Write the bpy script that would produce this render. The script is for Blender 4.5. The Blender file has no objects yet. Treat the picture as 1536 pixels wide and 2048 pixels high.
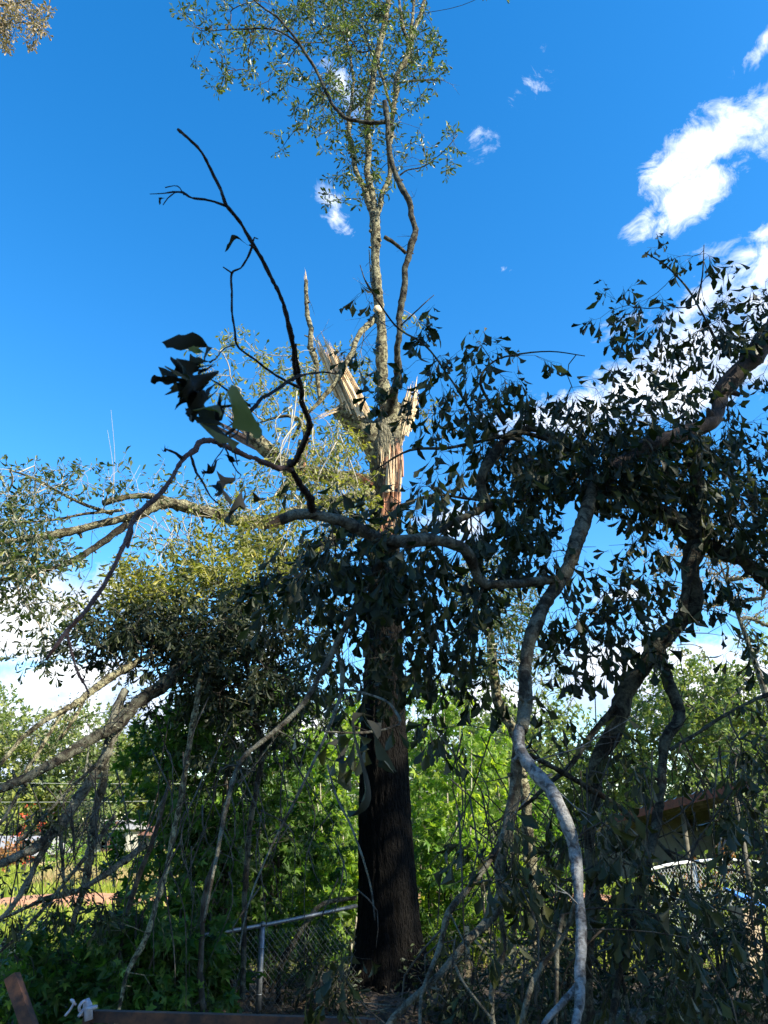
import bpy, math, random
import numpy as np
from mathutils import Vector

R = math.radians
SC = bpy.context.scene
COL = SC.collection
random.seed(7)
rng = np.random.default_rng(7)

# ------------------------------------------------------------------ camera
F = 1547.0
PITCH = R(22.0)
CAMZ = 1.8
cam = bpy.data.cameras.new("camera")
cam.sensor_fit = 'VERTICAL'; cam.sensor_height = 24; cam.sensor_width = 18
cam.lens = 24 * F / 2048
cam.clip_start = 0.05; cam.clip_end = 2000
co = bpy.data.objects.new("camera", cam); COL.objects.link(co)
co.location = (0, 0, CAMZ); co.rotation_euler = (R(90) + PITCH, 0, 0)
SC.camera = co
cam.dof.use_dof = True; cam.dof.focus_distance = 8.0; cam.dof.aperture_fstop = 5.0

def ray(px, py):
    cx = (px - 768) / F; cy = (1024 - py) / F
    s, c = math.sin(PITCH), math.cos(PITCH)
    return np.array([cx, c - cy * s, s + cy * c])

def P(px, py, Y):
    """world point seen at (px,py) of the photo whose ground distance in front of the camera is Y"""
    d = ray(px, py); t = Y / d[1]
    return np.array([0, 0, CAMZ]) + d * t

def W(px, py, Y, w):
    d = ray(px, py)
    return w / F * (Y / d[1])

# ------------------------------------------------------------------ world and sun
SUN_EL, SUN_AZ = R(36), R(118)      # azimuth from +Y towards +X
world = bpy.data.worlds.new("World"); SC.world = world
world.use_nodes = True
nt = world.node_tree; nt.nodes.clear()
N = nt.nodes.new; Lk = nt.links.new
def wm(op, a, b=None, c=None, clamp=False):
    n = N('ShaderNodeMath'); n.operation = op; n.use_clamp = clamp
    for i, v in enumerate((a, b, c)):
        if v is None: continue
        if isinstance(v, (int, float)): n.inputs[i].default_value = v
        else: Lk(v, n.inputs[i])
    return n.outputs[0]
out = N('ShaderNodeOutputWorld'); bg = N('ShaderNodeBackground')
sky = N('ShaderNodeTexSky'); sky.sky_type = 'NISHITA'; sky.sun_disc = False
sky.sun_elevation = SUN_EL; sky.sun_rotation = SUN_AZ
sky.air_density = 1.0; sky.dust_density = 0.3; sky.ozone_density = 2.2
hs = N('ShaderNodeHueSaturation'); hs.inputs['Saturation'].default_value = 1.395; hs.inputs['Hue'].default_value = 0.500
hs.inputs['Value'].default_value = 1.28
Lk(sky.outputs[0], hs.inputs['Color'])
geo = N('ShaderNodeTexCoord'); sep = N('ShaderNodeSeparateXYZ'); Lk(geo.outputs['Generated'], sep.inputs[0])
az = wm('ARCTAN2', sep.outputs[0], sep.outputs[1])
el = wm('ARCSINE', sep.outputs[2])
def noise(scale, detail, rough, dist=0.0, off=(0, 0, 0), sz=1.0):
    mp = N('ShaderNodeMapping'); Lk(geo.outputs['Generated'], mp.inputs[0])
    mp.inputs['Location'].default_value = off; mp.inputs['Scale'].default_value = (1, 1, sz)
    n = N('ShaderNodeTexNoise'); n.inputs['Scale'].default_value = scale; n.inputs['Detail'].default_value = detail
    n.inputs['Roughness'].default_value = rough; n.inputs['Distortion'].default_value = dist
    Lk(mp.outputs[0], n.inputs['Vector']); return n.outputs[0]
n1 = noise(9, 9, 0.62, 0.5, sz=1.3)
n2 = noise(26, 8, 0.7, 1.2, (3, 1, 2), 1.2)
# cloud banks: centre, half widths in photo pixels (turned into sky angles), strength, tilt
CL = [(1440, 290, 130, 58, 1.0, .05), (1535, 240, 50, 55, .95, 0), (1400, 395, 80, 55, .95, .1), (1300, 435, 70, 30, .45, .2),
      (1030, 200, 75, 32, .30, .7), (1510, 110, 55, 18, .35, .4), (675, 420, 60, 34, .62, -.9), 
      (560, 60, 110, 60, .35, -.4), (680, 150, 60, 30, .4, -.9), (1440, 495, 50, 22, .4, 0), (1530, 470, 40, 22, .6, 0),
      (1420, 590, 160, 45, .75, .3), (1270, 640, 80, 35, .6, .3), (1330, 760, 290, 90, 1.05, .2), (1180, 830, 200, 60, .95, .1),
      (1240, 1183, 85, 20, .85, -.03), (1300, 1240, 50, 22, .5, 0), (1420, 1360, 420, 110, 1.1, 0), (1000, 1400, 200, 70, .9, 0),
      (80, 1210, 210, 70, 1.25, .2), (40, 1270, 160, 40, .9, 0), (180, 1355, 200, 40, 1.05, .1), (30, 1465, 280, 105, 1.3, 0), (300, 1440, 260, 90, 1.0, 0),
      (890, 1050, 80, 40, .7, 0), (480, 1270, 80, 50, .7, 0), (700, 1480, 400, 60, .9, 0), (-250, 1100, 200, 120, 1, 0), (1900, 1000, 250, 300, 1, .3),
      (1020, 520, 25, 12, .25, -.3)]
dens = None
warp = wm('MULTIPLY', wm('SUBTRACT', noise(5, 5, .6, 0, (7, 7, 1)), .5), .10)
azw = wm('ADD', az, warp)
elw = wm('ADD', el, wm('MULTIPLY', wm('SUBTRACT', noise(6, 5, .6, 0, (1, 9, 4)), .5), .07))
for (x, y, rx, ry, st, tl) in CL:
    d = ray(x, y); d = d / np.linalg.norm(d)
    a0 = math.atan2(d[0], d[1]); e0 = math.asin(d[2])
    ca = max(.35, math.cos(e0)); k = 1 / F * .92
    da = wm('MULTIPLY', wm('SUBTRACT', azw, a0), ca)
    de = wm('SUBTRACT', elw, e0)
    ct, sn = math.cos(tl), math.sin(tl)
    u = wm('DIVIDE', wm('ADD', wm('MULTIPLY', da, ct), wm('MULTIPLY', de, sn)), rx * k * 1.25)
    v = wm('DIVIDE', wm('SUBTRACT', wm('MULTIPLY', de, ct), wm('MULTIPLY', da, sn)), ry * k * 1.25)
    q = wm('SQRT', wm('ADD', wm('MULTIPLY', u, u), wm('MULTIPLY', v, v)))
    b = wm('MULTIPLY', wm('SUBTRACT', 1.0, q, clamp=False), st)
    b = wm('MAXIMUM', b, -.6)
    dens = b if dens is None else wm('MAXIMUM', dens, b)
nz = wm('ADD', wm('MULTIPLY', wm('SUBTRACT', n1, .5), 2.3), wm('MULTIPLY', wm('SUBTRACT', n2, .5), 1.3))
cov = wm('MULTIPLY', wm('ADD', wm('SUBTRACT', dens, .16), wm('MULTIPLY', nz, .8)), 2.2, clamp=True)
cov = wm('MULTIPLY', cov, wm('GREATER_THAN', dens, -.55))
cov = wm('POWER', cov, 1.25)
thick = wm('MULTIPLY', wm('SUBTRACT', dens, .25), 1.6, clamp=True)
n3 = noise(7, 6, .6, .4, (2, 5, 8.03), 1.4)
cr = N('ShaderNodeValToRGB'); cr.color_ramp.elements[0].position = .38; cr.color_ramp.elements[0].color = (3.2, 3.9, 5.3, 1)
cr.color_ramp.elements[1].position = .56; cr.color_ramp.elements[1].color = (6.6, 6.8, 7.0, 1)
Lk(n3, cr.inputs[0])
mix = N('ShaderNodeMixRGB'); Lk(cov, mix.inputs[0]); Lk(hs.outputs[0], mix.inputs[1]); Lk(cr.outputs[0], mix.inputs[2])
Lk(mix.outputs[0], bg.inputs[0]); bg.inputs[1].default_value = 0.1
Lk(bg.outputs[0], out.inputs[0])

sl = bpy.data.lights.new("sun", 'SUN'); sl.energy = 5.0; sl.angle = R(0.5); sl.color = (1, .92, .74)
so = bpy.data.objects.new("sun", sl); COL.objects.link(so)
sd = np.array([math.sin(SUN_AZ) * math.cos(SUN_EL), math.cos(SUN_AZ) * math.cos(SUN_EL), math.sin(SUN_EL)])
so.rotation_euler = Vector(sd).to_track_quat('Z', 'Y').to_euler(); so.location = (15, -8, 20)
SC.view_settings.view_transform = 'Standard'; SC.view_settings.look = 'None'
SC.view_settings.exposure = 1.42; SC.view_settings.gamma = 1
SC.cycles.max_bounces = 6; SC.cycles.diffuse_bounces = 3; SC.cycles.glossy_bounces = 2; SC.cycles.transmission_bounces = 3

# ------------------------------------------------------------------ materials
MATS = {}
def newmat(name):
    m = bpy.data.materials.new(name); m.use_nodes = True
    t = m.node_tree; b = t.nodes['Principled BSDF']
    MATS[name] = m
    return m, t, b
def ramp(t, src, stops):
    r = t.nodes.new('ShaderNodeValToRGB'); e = r.color_ramp.elements
    while len(e) < len(stops): e.new(.5)
    for i, (p, c) in enumerate(stops): e[i].position = p; e[i].color = (*c, 1)
    t.links.new(src, r.inputs[0]); return r.outputs[0]
def tnoise(t, scale, detail=6, rough=.6, vec=(1, 1, 1), dist=0, kind='Object'):
    tc = t.nodes.new('ShaderNodeTexCoord'); mp = t.nodes.new('ShaderNodeMapping'); mp.inputs['Scale'].default_value = vec
    t.links.new(tc.outputs[kind], mp.inputs[0])
    n = t.nodes.new('ShaderNodeTexNoise'); n.inputs['Scale'].default_value = scale; n.inputs['Detail'].default_value = detail
    n.inputs['Roughness'].default_value = rough; n.inputs['Distortion'].default_value = dist
    t.links.new(mp.outputs[0], n.inputs['Vector']); return n.outputs[0]
def tmix(t, f, a, b):
    m = t.nodes.new('ShaderNodeMixRGB')
    for i, v in enumerate((f, a, b)):
        if isinstance(v, float): m.inputs[i].default_value = v
        elif isinstance(v, tuple): m.inputs[i].default_value = (*v, 1)
        else: t.links.new(v, m.inputs[i])
    return m.outputs[0]
def tbump(t, b, h, strength, dist=.02):
    n = t.nodes.new('ShaderNodeBump'); n.inputs['Strength'].default_value = strength; n.inputs['Distance'].default_value = dist
    t.links.new(h, n.inputs['Height']); t.links.new(n.outputs[0], b.inputs['Normal'])

def leafmat(name, cols, under, rough=.42, trans=.22, spots=None, transcol=None, spec=.25):
    m, t, b = newmat(name)
    g = t.nodes.new('ShaderNodeNewGeometry')
    c = ramp(t, g.outputs['Random Per Island'], [(i / max(1, len(cols) - 1), q) for i, q in enumerate(cols)])
    nn = tnoise(t, 35, 4, .6)
    dk = t.nodes.new('ShaderNodeMixRGB'); dk.blend_type = 'MULTIPLY'; dk.inputs[0].default_value = .5
    t.links.new(c, dk.inputs[1]); t.links.new(ramp(t, nn, [(.3, (.6, .6, .6)), (.7, (1.25, 1.25, 1.2))]), dk.inputs[2])
    c2 = tmix(t, g.outputs['Backfacing'], dk.outputs[0], under)
    t.links.new(c2, b.inputs['Base Color']); b.inputs['Roughness'].default_value = rough
    b.inputs['Specular IOR Level'].default_value = spec
    tr = t.nodes.new('ShaderNodeBsdfTranslucent')
    br = t.nodes.new('ShaderNodeMixRGB'); br.blend_type = 'MULTIPLY'; br.inputs[0].default_value = 1
    t.links.new(c, br.inputs[1]); br.inputs[2].default_value = (*(transcol or (1.9, 2.1, .8)), 1)
    t.links.new(br.outputs[0], tr.inputs[0])
    ms = t.nodes.new('ShaderNodeMixShader'); ms.inputs[0].default_value = trans
    t.links.new(b.outputs[0], ms.inputs[1]); t.links.new(tr.outputs[0], ms.inputs[2])
    t.links.new(ms.outputs[0], t.nodes['Material Output'].inputs[0])
    return m

LM_oak = leafmat('oak_leaf', [(.007, .012, .005), (.011, .019, .007), (.018, .03, .010), (.034, .048, .018), (.085, .088, .038)], (.034, .042, .026), .5)  # darkened oak leaf for the shaded masses; shade is put into the colour
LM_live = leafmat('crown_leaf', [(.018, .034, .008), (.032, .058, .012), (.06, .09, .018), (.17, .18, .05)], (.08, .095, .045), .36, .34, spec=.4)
LM_sunlit = leafmat('dry_leaf', [(.07, .095, .018), (.24, .23, .03), (.12, .15, .025), (.36, .31, .06)], (.2, .2, .08), .4, .32)  # sunlit copy of the oak leaf, yellow sunlight put into its colour
LM_gum = leafmat('gum_leaf', [(.09, .17, .025), (.14, .25, .035), (.21, .32, .05), (.32, .40, .08)], (.18, .27, .08), .4, .5, transcol=(2.0, 1.9, .5))  # brightened for the sunlit saplings, sunlight raised in the colour itself
LM_gumd = leafmat('shade_gum_leaf', [(.018, .048, .008), (.034, .085, .012), (.055, .12, .018), (.12, .20, .03)], (.06, .10, .032), .42, .35, transcol=(1.6, 1.9, .6))  # dark copy of the gum leaf with shade put into its colour
LM_far = leafmat('far_leaf', [(.07, .11, .03), (.11, .16, .04), (.16, .2, .06), (.22, .25, .07)], (.13, .16, .07), .5, .3)
LM_far2 = leafmat('far_leaf_yellow', [(.13, .17, .04), (.2, .24, .05), (.26, .27, .06), (.17, .2, .05)], (.16, .18, .08), .5, .3)
LM_corner = leafmat('brown_oak_leaf', [(.10, .10, .05), (.2, .15, .07), (.3, .2, .12), (.14, .13, .05)], (.35, .28, .2), .4, .2)
LM_lich = leafmat('lichen_flake', [(.16, .17, .10), (.26, .27, .17), (.12, .12, .07), (.34, .34, .24)], (.2, .2, .14), .8, .1)
LM_red = leafmat('red_leaf', [(.3, .02, .03), (.6, .08, .03), (.65, .18, .04), (.4, .02, .02)], (.5, .08, .06), .45, .4, transcol=(1.5, 1, .8))
LM_orange = leafmat('orange_leaf', [(.3, .13, .04), (.4, .2, .06), (.2, .16, .05), (.35, .1, .04)], (.35, .2, .1), .45, .35, transcol=(1.5, 1.1, .8))
LM_dark = leafmat('low_leaf', [(.018, .024, .009), (.03, .036, .012), (.045, .05, .016), (.08, .085, .026)], (.04, .046, .024), .5, .12)
LM_nearlit = leafmat('near_pale_leaf', [(.09, .10, .02), (.12, .13, .06), (.16, .15, .03)], (.12, .125, .07), .6, .3)  # lit copy of the near leaf, the light is in its colour
LM_near = leafmat('near_leaf', [(.006, .006, .005), (.012, .013, .008), (.03, .035, .02), (.09, .10, .03)], (.014, .015, .012), .8, .05)  # silhouette darkness against the sky is put into this colour

def barkmat(name, c0, c1, lich, lamt, scale=40, bump=.7, vec=(1, 1, .35), lichscale=9):
    m, t, b = newmat(name)
    n = tnoise(t, scale, 8, .65, vec, .3); base = ramp(t, n, [(.3, c0), (.7, c1)])
    l = tnoise(t, lichscale, 8, .7, (1, 1, 1), .5)
    lm = ramp(t, l, [(.5 - .12 * lamt, (0, 0, 0)), (.64 - .14 * lamt, (1, 1, 1))])
    l2 = ramp(t, tnoise(t, scale * 2.3, 4, .6), [(.35, tuple(v * .55 for v in lich)), (.65, lich)])
    c = tmix(t, lm, base, l2)
    t.links.new(c, b.inputs['Base Color']); b.inputs['Roughness'].default_value = .92; b.inputs['Specular IOR Level'].default_value = .2
    add = t.nodes.new('ShaderNodeMath'); add.operation = 'ADD'; t.links.new(n, add.inputs[0]); t.links.new(tnoise(t, scale * 3, 4, .6), add.inputs[1])
    tbump(t, b, add.outputs[0], bump, .03)
    return m
BK_dark = barkmat('dark_limb_bark', (.007, .0055, .004), (.034, .028, .021), (.13, .13, .095), .35, 30)
BK_grey = barkmat('grey_limb_bark', (.012, .0095, .007), (.07, .058, .044), (.21, .205, .16), .62, 34)
BK_pale = barkmat('pale_smooth_bark', (.018, .015, .014), (.13, .12, .118), (.30, .305, .31), .75, 20, .5, (1, 1, 3.2), 22)
BK_lich = barkmat('lichen_bark', (.010, .008, .005), (.10, .08, .05), (.42, .39, .24), .45, 26, 1.0, (1, 1, .6), 16)
BK_twig = barkmat('twig_bark', (.02, .015, .011), (.065, .052, .04), (.12, .11, .09), .3, 60, .3)
BK_twigpale = barkmat('pale_twig_bark', (.26, .22, .16), (.42, .38, .30), (.5, .48, .40), .5, 60, .3)
BK_near = barkmat('near_twig_bark', (.010, .007, .007), (.032, .022, .02), (.06, .05, .045), .2, 90, .6, (1, 1, 1), 30)
BK_rednear = barkmat('red_brown_twig_bark', (.06, .032, .03), (.17, .10, .09), (.2, .14, .13), .2, 90, .6, (1, 1, 1), 30)

# main trunk bark: dark furrowed bark at the butt, paler scaly bark with lichen higher up
m, t, b = newmat('trunk_bark'); BK_trunk = m
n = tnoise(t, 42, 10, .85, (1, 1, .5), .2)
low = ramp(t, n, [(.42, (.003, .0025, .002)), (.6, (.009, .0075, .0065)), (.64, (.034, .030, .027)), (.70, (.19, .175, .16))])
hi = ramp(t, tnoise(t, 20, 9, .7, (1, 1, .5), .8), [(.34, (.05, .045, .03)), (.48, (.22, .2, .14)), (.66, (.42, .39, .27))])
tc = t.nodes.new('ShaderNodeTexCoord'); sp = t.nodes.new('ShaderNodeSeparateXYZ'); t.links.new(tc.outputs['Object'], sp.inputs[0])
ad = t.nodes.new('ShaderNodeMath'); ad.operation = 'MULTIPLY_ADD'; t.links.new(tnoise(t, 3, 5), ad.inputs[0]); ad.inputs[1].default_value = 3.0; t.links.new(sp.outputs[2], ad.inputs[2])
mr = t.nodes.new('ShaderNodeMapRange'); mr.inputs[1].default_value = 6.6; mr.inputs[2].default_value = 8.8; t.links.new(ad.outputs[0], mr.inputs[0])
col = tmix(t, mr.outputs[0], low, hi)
t.links.new(col, b.inputs['Base Color']); b.inputs['Roughness'].default_value = .95; b.inputs['Specular IOR Level'].default_value = .15
vo = t.nodes.new('ShaderNodeTexVoronoi'); vo.feature = 'DISTANCE_TO_EDGE'; vo.inputs['Scale'].default_value = 22
mp = t.nodes.new('ShaderNodeMapping'); mp.inputs['Scale'].default_value = (1.6, 1.6, .42); t.links.new(tc.outputs['Object'], mp.inputs[0]); t.links.new(mp.outputs[0], vo.inputs['Vector'])
vm = t.nodes.new('ShaderNodeMath'); vm.operation = 'MULTIPLY_ADD'; t.links.new(vo.outputs['Distance'], vm.inputs[0]); vm.inputs[1].default_value = 2.2; t.links.new(n, vm.inputs[2])
tbump(t, b, vm.outputs[0], 1.0, .06)

def woodmat(name, a, bb, c):
    m, t, b = newmat(name)
    n = tnoise(t, 34, 9, .75, (1.5, 1.5, .35), .6)
    t.links.new(ramp(t, n, [(.35, a), (.52, bb), (.68, c)]), b.inputs['Base Color']); b.inputs['Roughness'].default_value = .8
    tbump(t, b, n, .6, .02); return m
WD = woodmat('torn_wood', (.5, .31, .17), (.74, .56, .34), (.88, .76, .54))
WD_red = woodmat('torn_red_wood', (.22, .09, .05), (.42, .2, .11), (.62, .38, .22))
WD_old = woodmat('weathered_torn_wood', (.09, .06, .05), (.22, .14, .11), (.34, .23, .18))
BK_bare = woodmat('dark_stripped_wood', (.012, .008, .006), (.045, .028, .02), (.11, .07, .05))

def flatmat(name, c, rough=.6, metal=0, var=.25, scale=12, bump=.1, c2=None, pos=(.4, .6)):
    m, t, b = newmat(name)
    n = tnoise(t, scale, 7, .65)
    a = c; d = c2 or tuple(v * (1 - var) for v in c)
    t.links.new(ramp(t, n, [(pos[0], d), (pos[1], a)]), b.inputs['Base Color'])
    b.inputs['Roughness'].default_value = rough; b.inputs['Metallic'].default_value = metal
    tbump(t, b, n, bump, .01); return m
M_galv = flatmat('galvanised_steel', (.20, .215, .23), .45, .6, .4, 30)
M_wire = flatmat('fence_wire', (.16, .165, .16), .5, .5, .4, 30)
M_white = flatmat('white_pipe', (.78, .80, .80), .5, 0, .25, 14)
M_rust = flatmat('rusty_steel', (.13, .055, .03), .9, 0, 0, 9, .6, (.035, .022, .02), (.4, .62))
M_rustred = flatmat('rusty_red_fascia', (.20, .05, .03), .85, 0, 0, 14, .3, (.06, .03, .022), (.35, .55))
M_tin = flatmat('old_tin', (.04, .05, .04), .6, .2, .5, 5)
M_tinroof = flatmat('tin_roof', (.35, .33, .30), .6, .3, .5, 4)
M_wood = flatmat('shed_wood', (.13, .12, .09), .9, 0, .5, 8)
M_blue = flatmat('blue_plastic', (.06, .22, .62), .5, 0, .3, 6)
M_tan = flatmat('tan_board', (.42, .33, .22), .9, 0, .4, 10)
M_lattice = flatmat('lattice_wood', (.42, .34, .2), .9, 0, .4, 15)
M_ribbon = flatmat('pale_ribbon', (.42, .42, .50), .6, 0, .3, 20)
M_line = flatmat('cable', (.38, .38, .33), .6, 0, .1)
M_housew = flatmat('house_paint', (.34, .33, .29), .8, 0, .15, 3)
M_roofr = flatmat('brown_roof', (.16, .08, .06), .9, 0, .3, 5)
M_roofg = flatmat('grey_roof', (.28, .28, .29), .8, 0, .15, 3)
M_glass = flatmat('dark_window', (.03, .035, .04), .15, 0, .2, 3)

m, t, b = newmat('ground'); M_ground = m
g1 = ramp(t, tnoise(t, 1.2, 8, .7), [(.35, (.10, .13, .03)), (.5, (.17, .21, .045)), (.65, (.27, .25, .09))])
li = ramp(t, tnoise(t, 14, 8, .75), [(.35, (.02, .015, .01)), (.55, (.07, .05, .035)), (.72, (.15, .11, .08))])
tc = t.nodes.new('ShaderNodeTexCoord'); sp = t.nodes.new('ShaderNodeSeparateXYZ'); t.links.new(tc.outputs['Object'], sp.inputs[0])
ad = t.nodes.new('ShaderNodeMath'); ad.operation = 'MULTIPLY_ADD'; t.links.new(tnoise(t, .6, 5), ad.inputs[0]); ad.inputs[1].default_value = 5.0; t.links.new(sp.outputs[1], ad.inputs[2])
mr = t.nodes.new('ShaderNodeMapRange'); mr.inputs[1].default_value = 14.0; mr.inputs[2].default_value = 15.5; t.links.new(ad.outputs[0], mr.inputs[0])
t.links.new(tmix(t, mr.outputs[0], li, g1), b.inputs['Base Color']); b.inputs['Roughness'].default_value = 1
tbump(t, b, tnoise(t, 20, 6, .7), .8, .05)
M_clay = flatmat('red_clay', (.52, .24, .12), .95, 0, 0, 1.5, .4, (.30, .15, .07), (.35, .6))
def bladem(name, cols, tr=.35):
    return leafmat(name, cols, cols[1], .6, tr)
M_grass = bladem('grass_blade', [(.15, .2, .03), (.24, .28, .04), (.32, .32, .07), (.19, .26, .035)])
M_straw = bladem('dry_grass', [(.34, .24, .12), (.42, .32, .18), (.3, .27, .12), (.36, .22, .14)])
M_litter = leafmat('litter_leaf', [(.03, .02, .012), (.07, .048, .03), (.13, .09, .055), (.07, .08, .025)], (.14, .11, .08), .8, .05)

# ------------------------------------------------------------------ mesh helpers
class Acc:
    """collects vertices and faces, links them as ONE mesh object"""
    def __init__(s): s.v = []; s.f = []; s.n = 0
    def add(s, v, faces):
        v = np.asarray(v, float).reshape(-1, 3); s.v.append(v)
        for fc in faces:
            fc = np.asarray(fc)
            s.f.append(fc + s.n)
        s.n += len(v)
    def box(s, c, size, rz=0, rx=0, ry=0):
        x, y, z = [q / 2 for q in size]
        v = np.array([[-x, -y, -z], [x, -y, -z], [x, y, -z], [-x, y, -z], [-x, -y, z], [x, -y, z], [x, y, z], [-x, y, z]])
        from mathutils import Euler
        Mx = np.array(Euler((rx, ry, rz)).to_matrix()); v = v @ Mx.T + np.array(c)
        s.add(v, [np.array([[0, 3, 2, 1], [4, 5, 6, 7], [0, 1, 5, 4], [1, 2, 6, 5], [2, 3, 7, 6], [3, 0, 4, 7]])])
    def build(s, name, mat, parent=None, smooth=True):
        if s.n == 0: return None
        V = np.concatenate(s.v).astype(np.float32)
        tot = []; idx = []
        for fc in s.f:
            tot.append(np.full(len(fc), fc.shape[1], np.int32)); idx.append(fc.ravel())
        tot = np.concatenate(tot); idx = np.concatenate(idx).astype(np.int32)
        me = bpy.data.meshes.new(name)
        me.vertices.add(len(V)); me.loops.add(len(idx)); me.polygons.add(len(tot))
        st = np.zeros(len(tot), np.int32); st[1:] = np.cumsum(tot)[:-1]
        org = np.zeros(3)
        if parent is not None: org = np.array(parent.location)
        me.vertices.foreach_set('co', (V - org.astype(np.float32)).ravel())
        me.loops.foreach_set('vertex_index', idx)
        me.polygons.foreach_set('loop_start', st); me.polygons.foreach_set('loop_total', tot)
        me.polygons.foreach_set('use_smooth', np.full(len(tot), smooth, bool))
        me.update(calc_edges=True); me.validate(verbose=False)
        me.materials.append(mat)
        o = bpy.data.objects.new(name, me); COL.objects.link(o)
        if parent is not None: o.parent = parent
        return o

def thing(name, label, cat, loc=(0, 0, 0), group=None):
    o = bpy.data.objects.new(name, None); COL.objects.link(o); o.location = loc
    o['label'] = label; o['category'] = cat
    if group: o['group'] = group
    return o
def tag(o, label, cat, group=None):
    o['label'] = label; o['category'] = cat
    if group: o['group'] = group
    return o
def structure(o, kind='structure'):
    o['kind'] = kind; return o

def unit(v):
    v = np.asarray(v, float); l = np.linalg.norm(v, axis=-1, keepdims=True); return v / np.maximum(l, 1e-9)

def spline(pts, rad, step):
    pts = np.asarray(pts, float); rad = np.asarray(rad, float)
    n = len(pts); ex = np.vstack([2 * pts[0] - pts[1], pts, 2 * pts[-1] - pts[-2]])
    op = []; orr = []
    for i in range(n - 1):
        p0, p1, p2, p3 = ex[i], ex[i + 1], ex[i + 2], ex[i + 3]
        k = max(1, int(np.linalg.norm(p2 - p1) / step))
        for j in range(k):
            u = j / k
            op.append(.5 * ((2 * p1) + (-p0 + p2) * u + (2 * p0 - 5 * p1 + 4 * p2 - p3) * u * u + (-p0 + 3 * p1 - 3 * p2 + p3) * u ** 3))
            orr.append(rad[i] * (1 - u) + rad[i + 1] * u)
    op.append(pts[-1]); orr.append(rad[-1])
    return np.array(op), np.array(orr)

def tube(acc, pts, rad, sides=8, cap=True, jit=0., knots=0., rs=None):
    rs = rs or rng
    pts = np.asarray(pts, float); n = len(pts); rad = np.asarray(rad, float)
    if jit: pts = pts + rs.normal(0, 1, pts.shape) * (rad * jit)[:, None]
    T = unit(np.gradient(pts, axis=0))
    up = np.array([.13, .31, .94]) if abs(T[0][2]) < .8 else np.array([.95, .3, .05])
    A = np.empty_like(T); a = unit(np.cross(T[0], up))
    for i in range(n):
        a = unit(a - T[i] * np.dot(a, T[i])); A[i] = a
    B = np.cross(T, A)
    th = np.linspace(0, 2 * np.pi, sides, endpoint=False)
    rr = rad[:, None] * np.ones((1, sides))
    if knots: rr = rr * (1 + rs.normal(0, knots, rr.shape) + rs.normal(0, knots, (n, 1)))
    v = pts[:, None, :] + rr[..., None] * (np.cos(th)[None, :, None] * A[:, None, :] + np.sin(th)[None, :, None] * B[:, None, :])
    v = v.reshape(-1, 3)
    i = np.arange(n - 1)[:, None] * sides; j = np.arange(sides)[None, :]; j2 = (j + 1) % sides
    q = np.stack([i + j, i + j2, i + sides + j2, i + sides + j], -1).reshape(-1, 4)
    fs = [q]
    acc.add(v, fs)
    if cap and sides > 2:
        # end caps (open ends would show the inside)
        base = acc.n - len(v)
        acc.f.append(np.array([[base + k for k in range(sides)][::-1]]))
        acc.f.append(np.array([[base + (n - 1) * sides + k for k in range(sides)]]))

def branch(acc, path, Yd=None, sides=10, skel=None, step=.06, jit=.06, knots=.05, seed=0):
    """path: (px, py, Y, width in photo px)"""
    pts = [P(x, y, Y) for x, y, Y, w in path]; rad = [W(x, y, Y, w) / 2 for x, y, Y, w in path]
    rs = np.random.default_rng(seed + len(path) * 13 + int(path[0][0]))
    rad = [q * .9 for q in rad]
    pp, rr = spline(pts, rad, max(step, np.mean(rad) * .7))
    n = len(pp)
    if n > 8:        # uneven, kinked growth instead of a clean curve
        k = max(3, n // 5); off = rs.normal(0, .42 if np.mean(rr) < .05 else .24, (k, 3)); off[0] = 0; off[-1] = 0
        u = np.linspace(0, k - 1, n); i0 = np.minimum(u.astype(int), k - 2); w = (u - i0)[:, None]
        pp = pp + (off[i0] * (1 - w) + off[i0 + 1] * w) * rr[:, None]
        rr = rr * (1 + .10 * np.interp(u, np.arange(k), rs.normal(0, 1, k)))
    tube(acc, pp, rr, sides, True, jit, knots, rs)
    if n > 8 and np.mean(rr) > .012:
        L = np.linalg.norm(pp[-1] - pp[0])
        for _ in range(int(L / .45)):
            i = rs.integers(2, n - 2); d = rand_dirs(1, rs)[0]; t_ = unit(pp[i + 1] - pp[i]); d = unit(d - t_ * np.dot(d, t_) * .7)
            r0 = rr[i]; l = r0 + rs.uniform(.02, .07); q = r0 * rs.uniform(.22, .45)
            tube(acc, np.array([pp[i], pp[i] + d * (r0 + .01), pp[i] + d * l]), [q * 1.7, q * 1.1, q * .8], 7, True, 0, .15, rs)
        for _ in range(int(L / .35)):
            i = rs.integers(2, n - 2); d = unit(rand_dirs(1, rs)[0] + np.array([0, 0, -.3])); l = rs.uniform(.12, .6)
            q = pp[i] + d * l + rs.normal(0, .05, 3); md = (pp[i] + q) / 2 + rs.normal(0, .04, 3)
            tube(acc, np.array([pp[i], md, q]), [.0045, .003, .0015], 4, False)
            q2 = md + unit(d + rand_dirs(1, rs)[0] * .8) * l * .5; tube(acc, np.array([md, q2]), [.0025, .001], 3, False)
    if skel is not None:
        k = max(1, int(.12 / max(step, np.mean(rad) * .7)))
        skel.append(pp[::k])
    return pp, rr

def path3(acc, pts, rad, sides=8, skel=None, jit=.06, knots=.05, step=.1):
    pp, rr = spline(pts, rad, step); tube(acc, pp, rr, sides, True, jit, knots)
    if skel is not None: skel.append(pp[::2])
    return pp, rr

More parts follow.
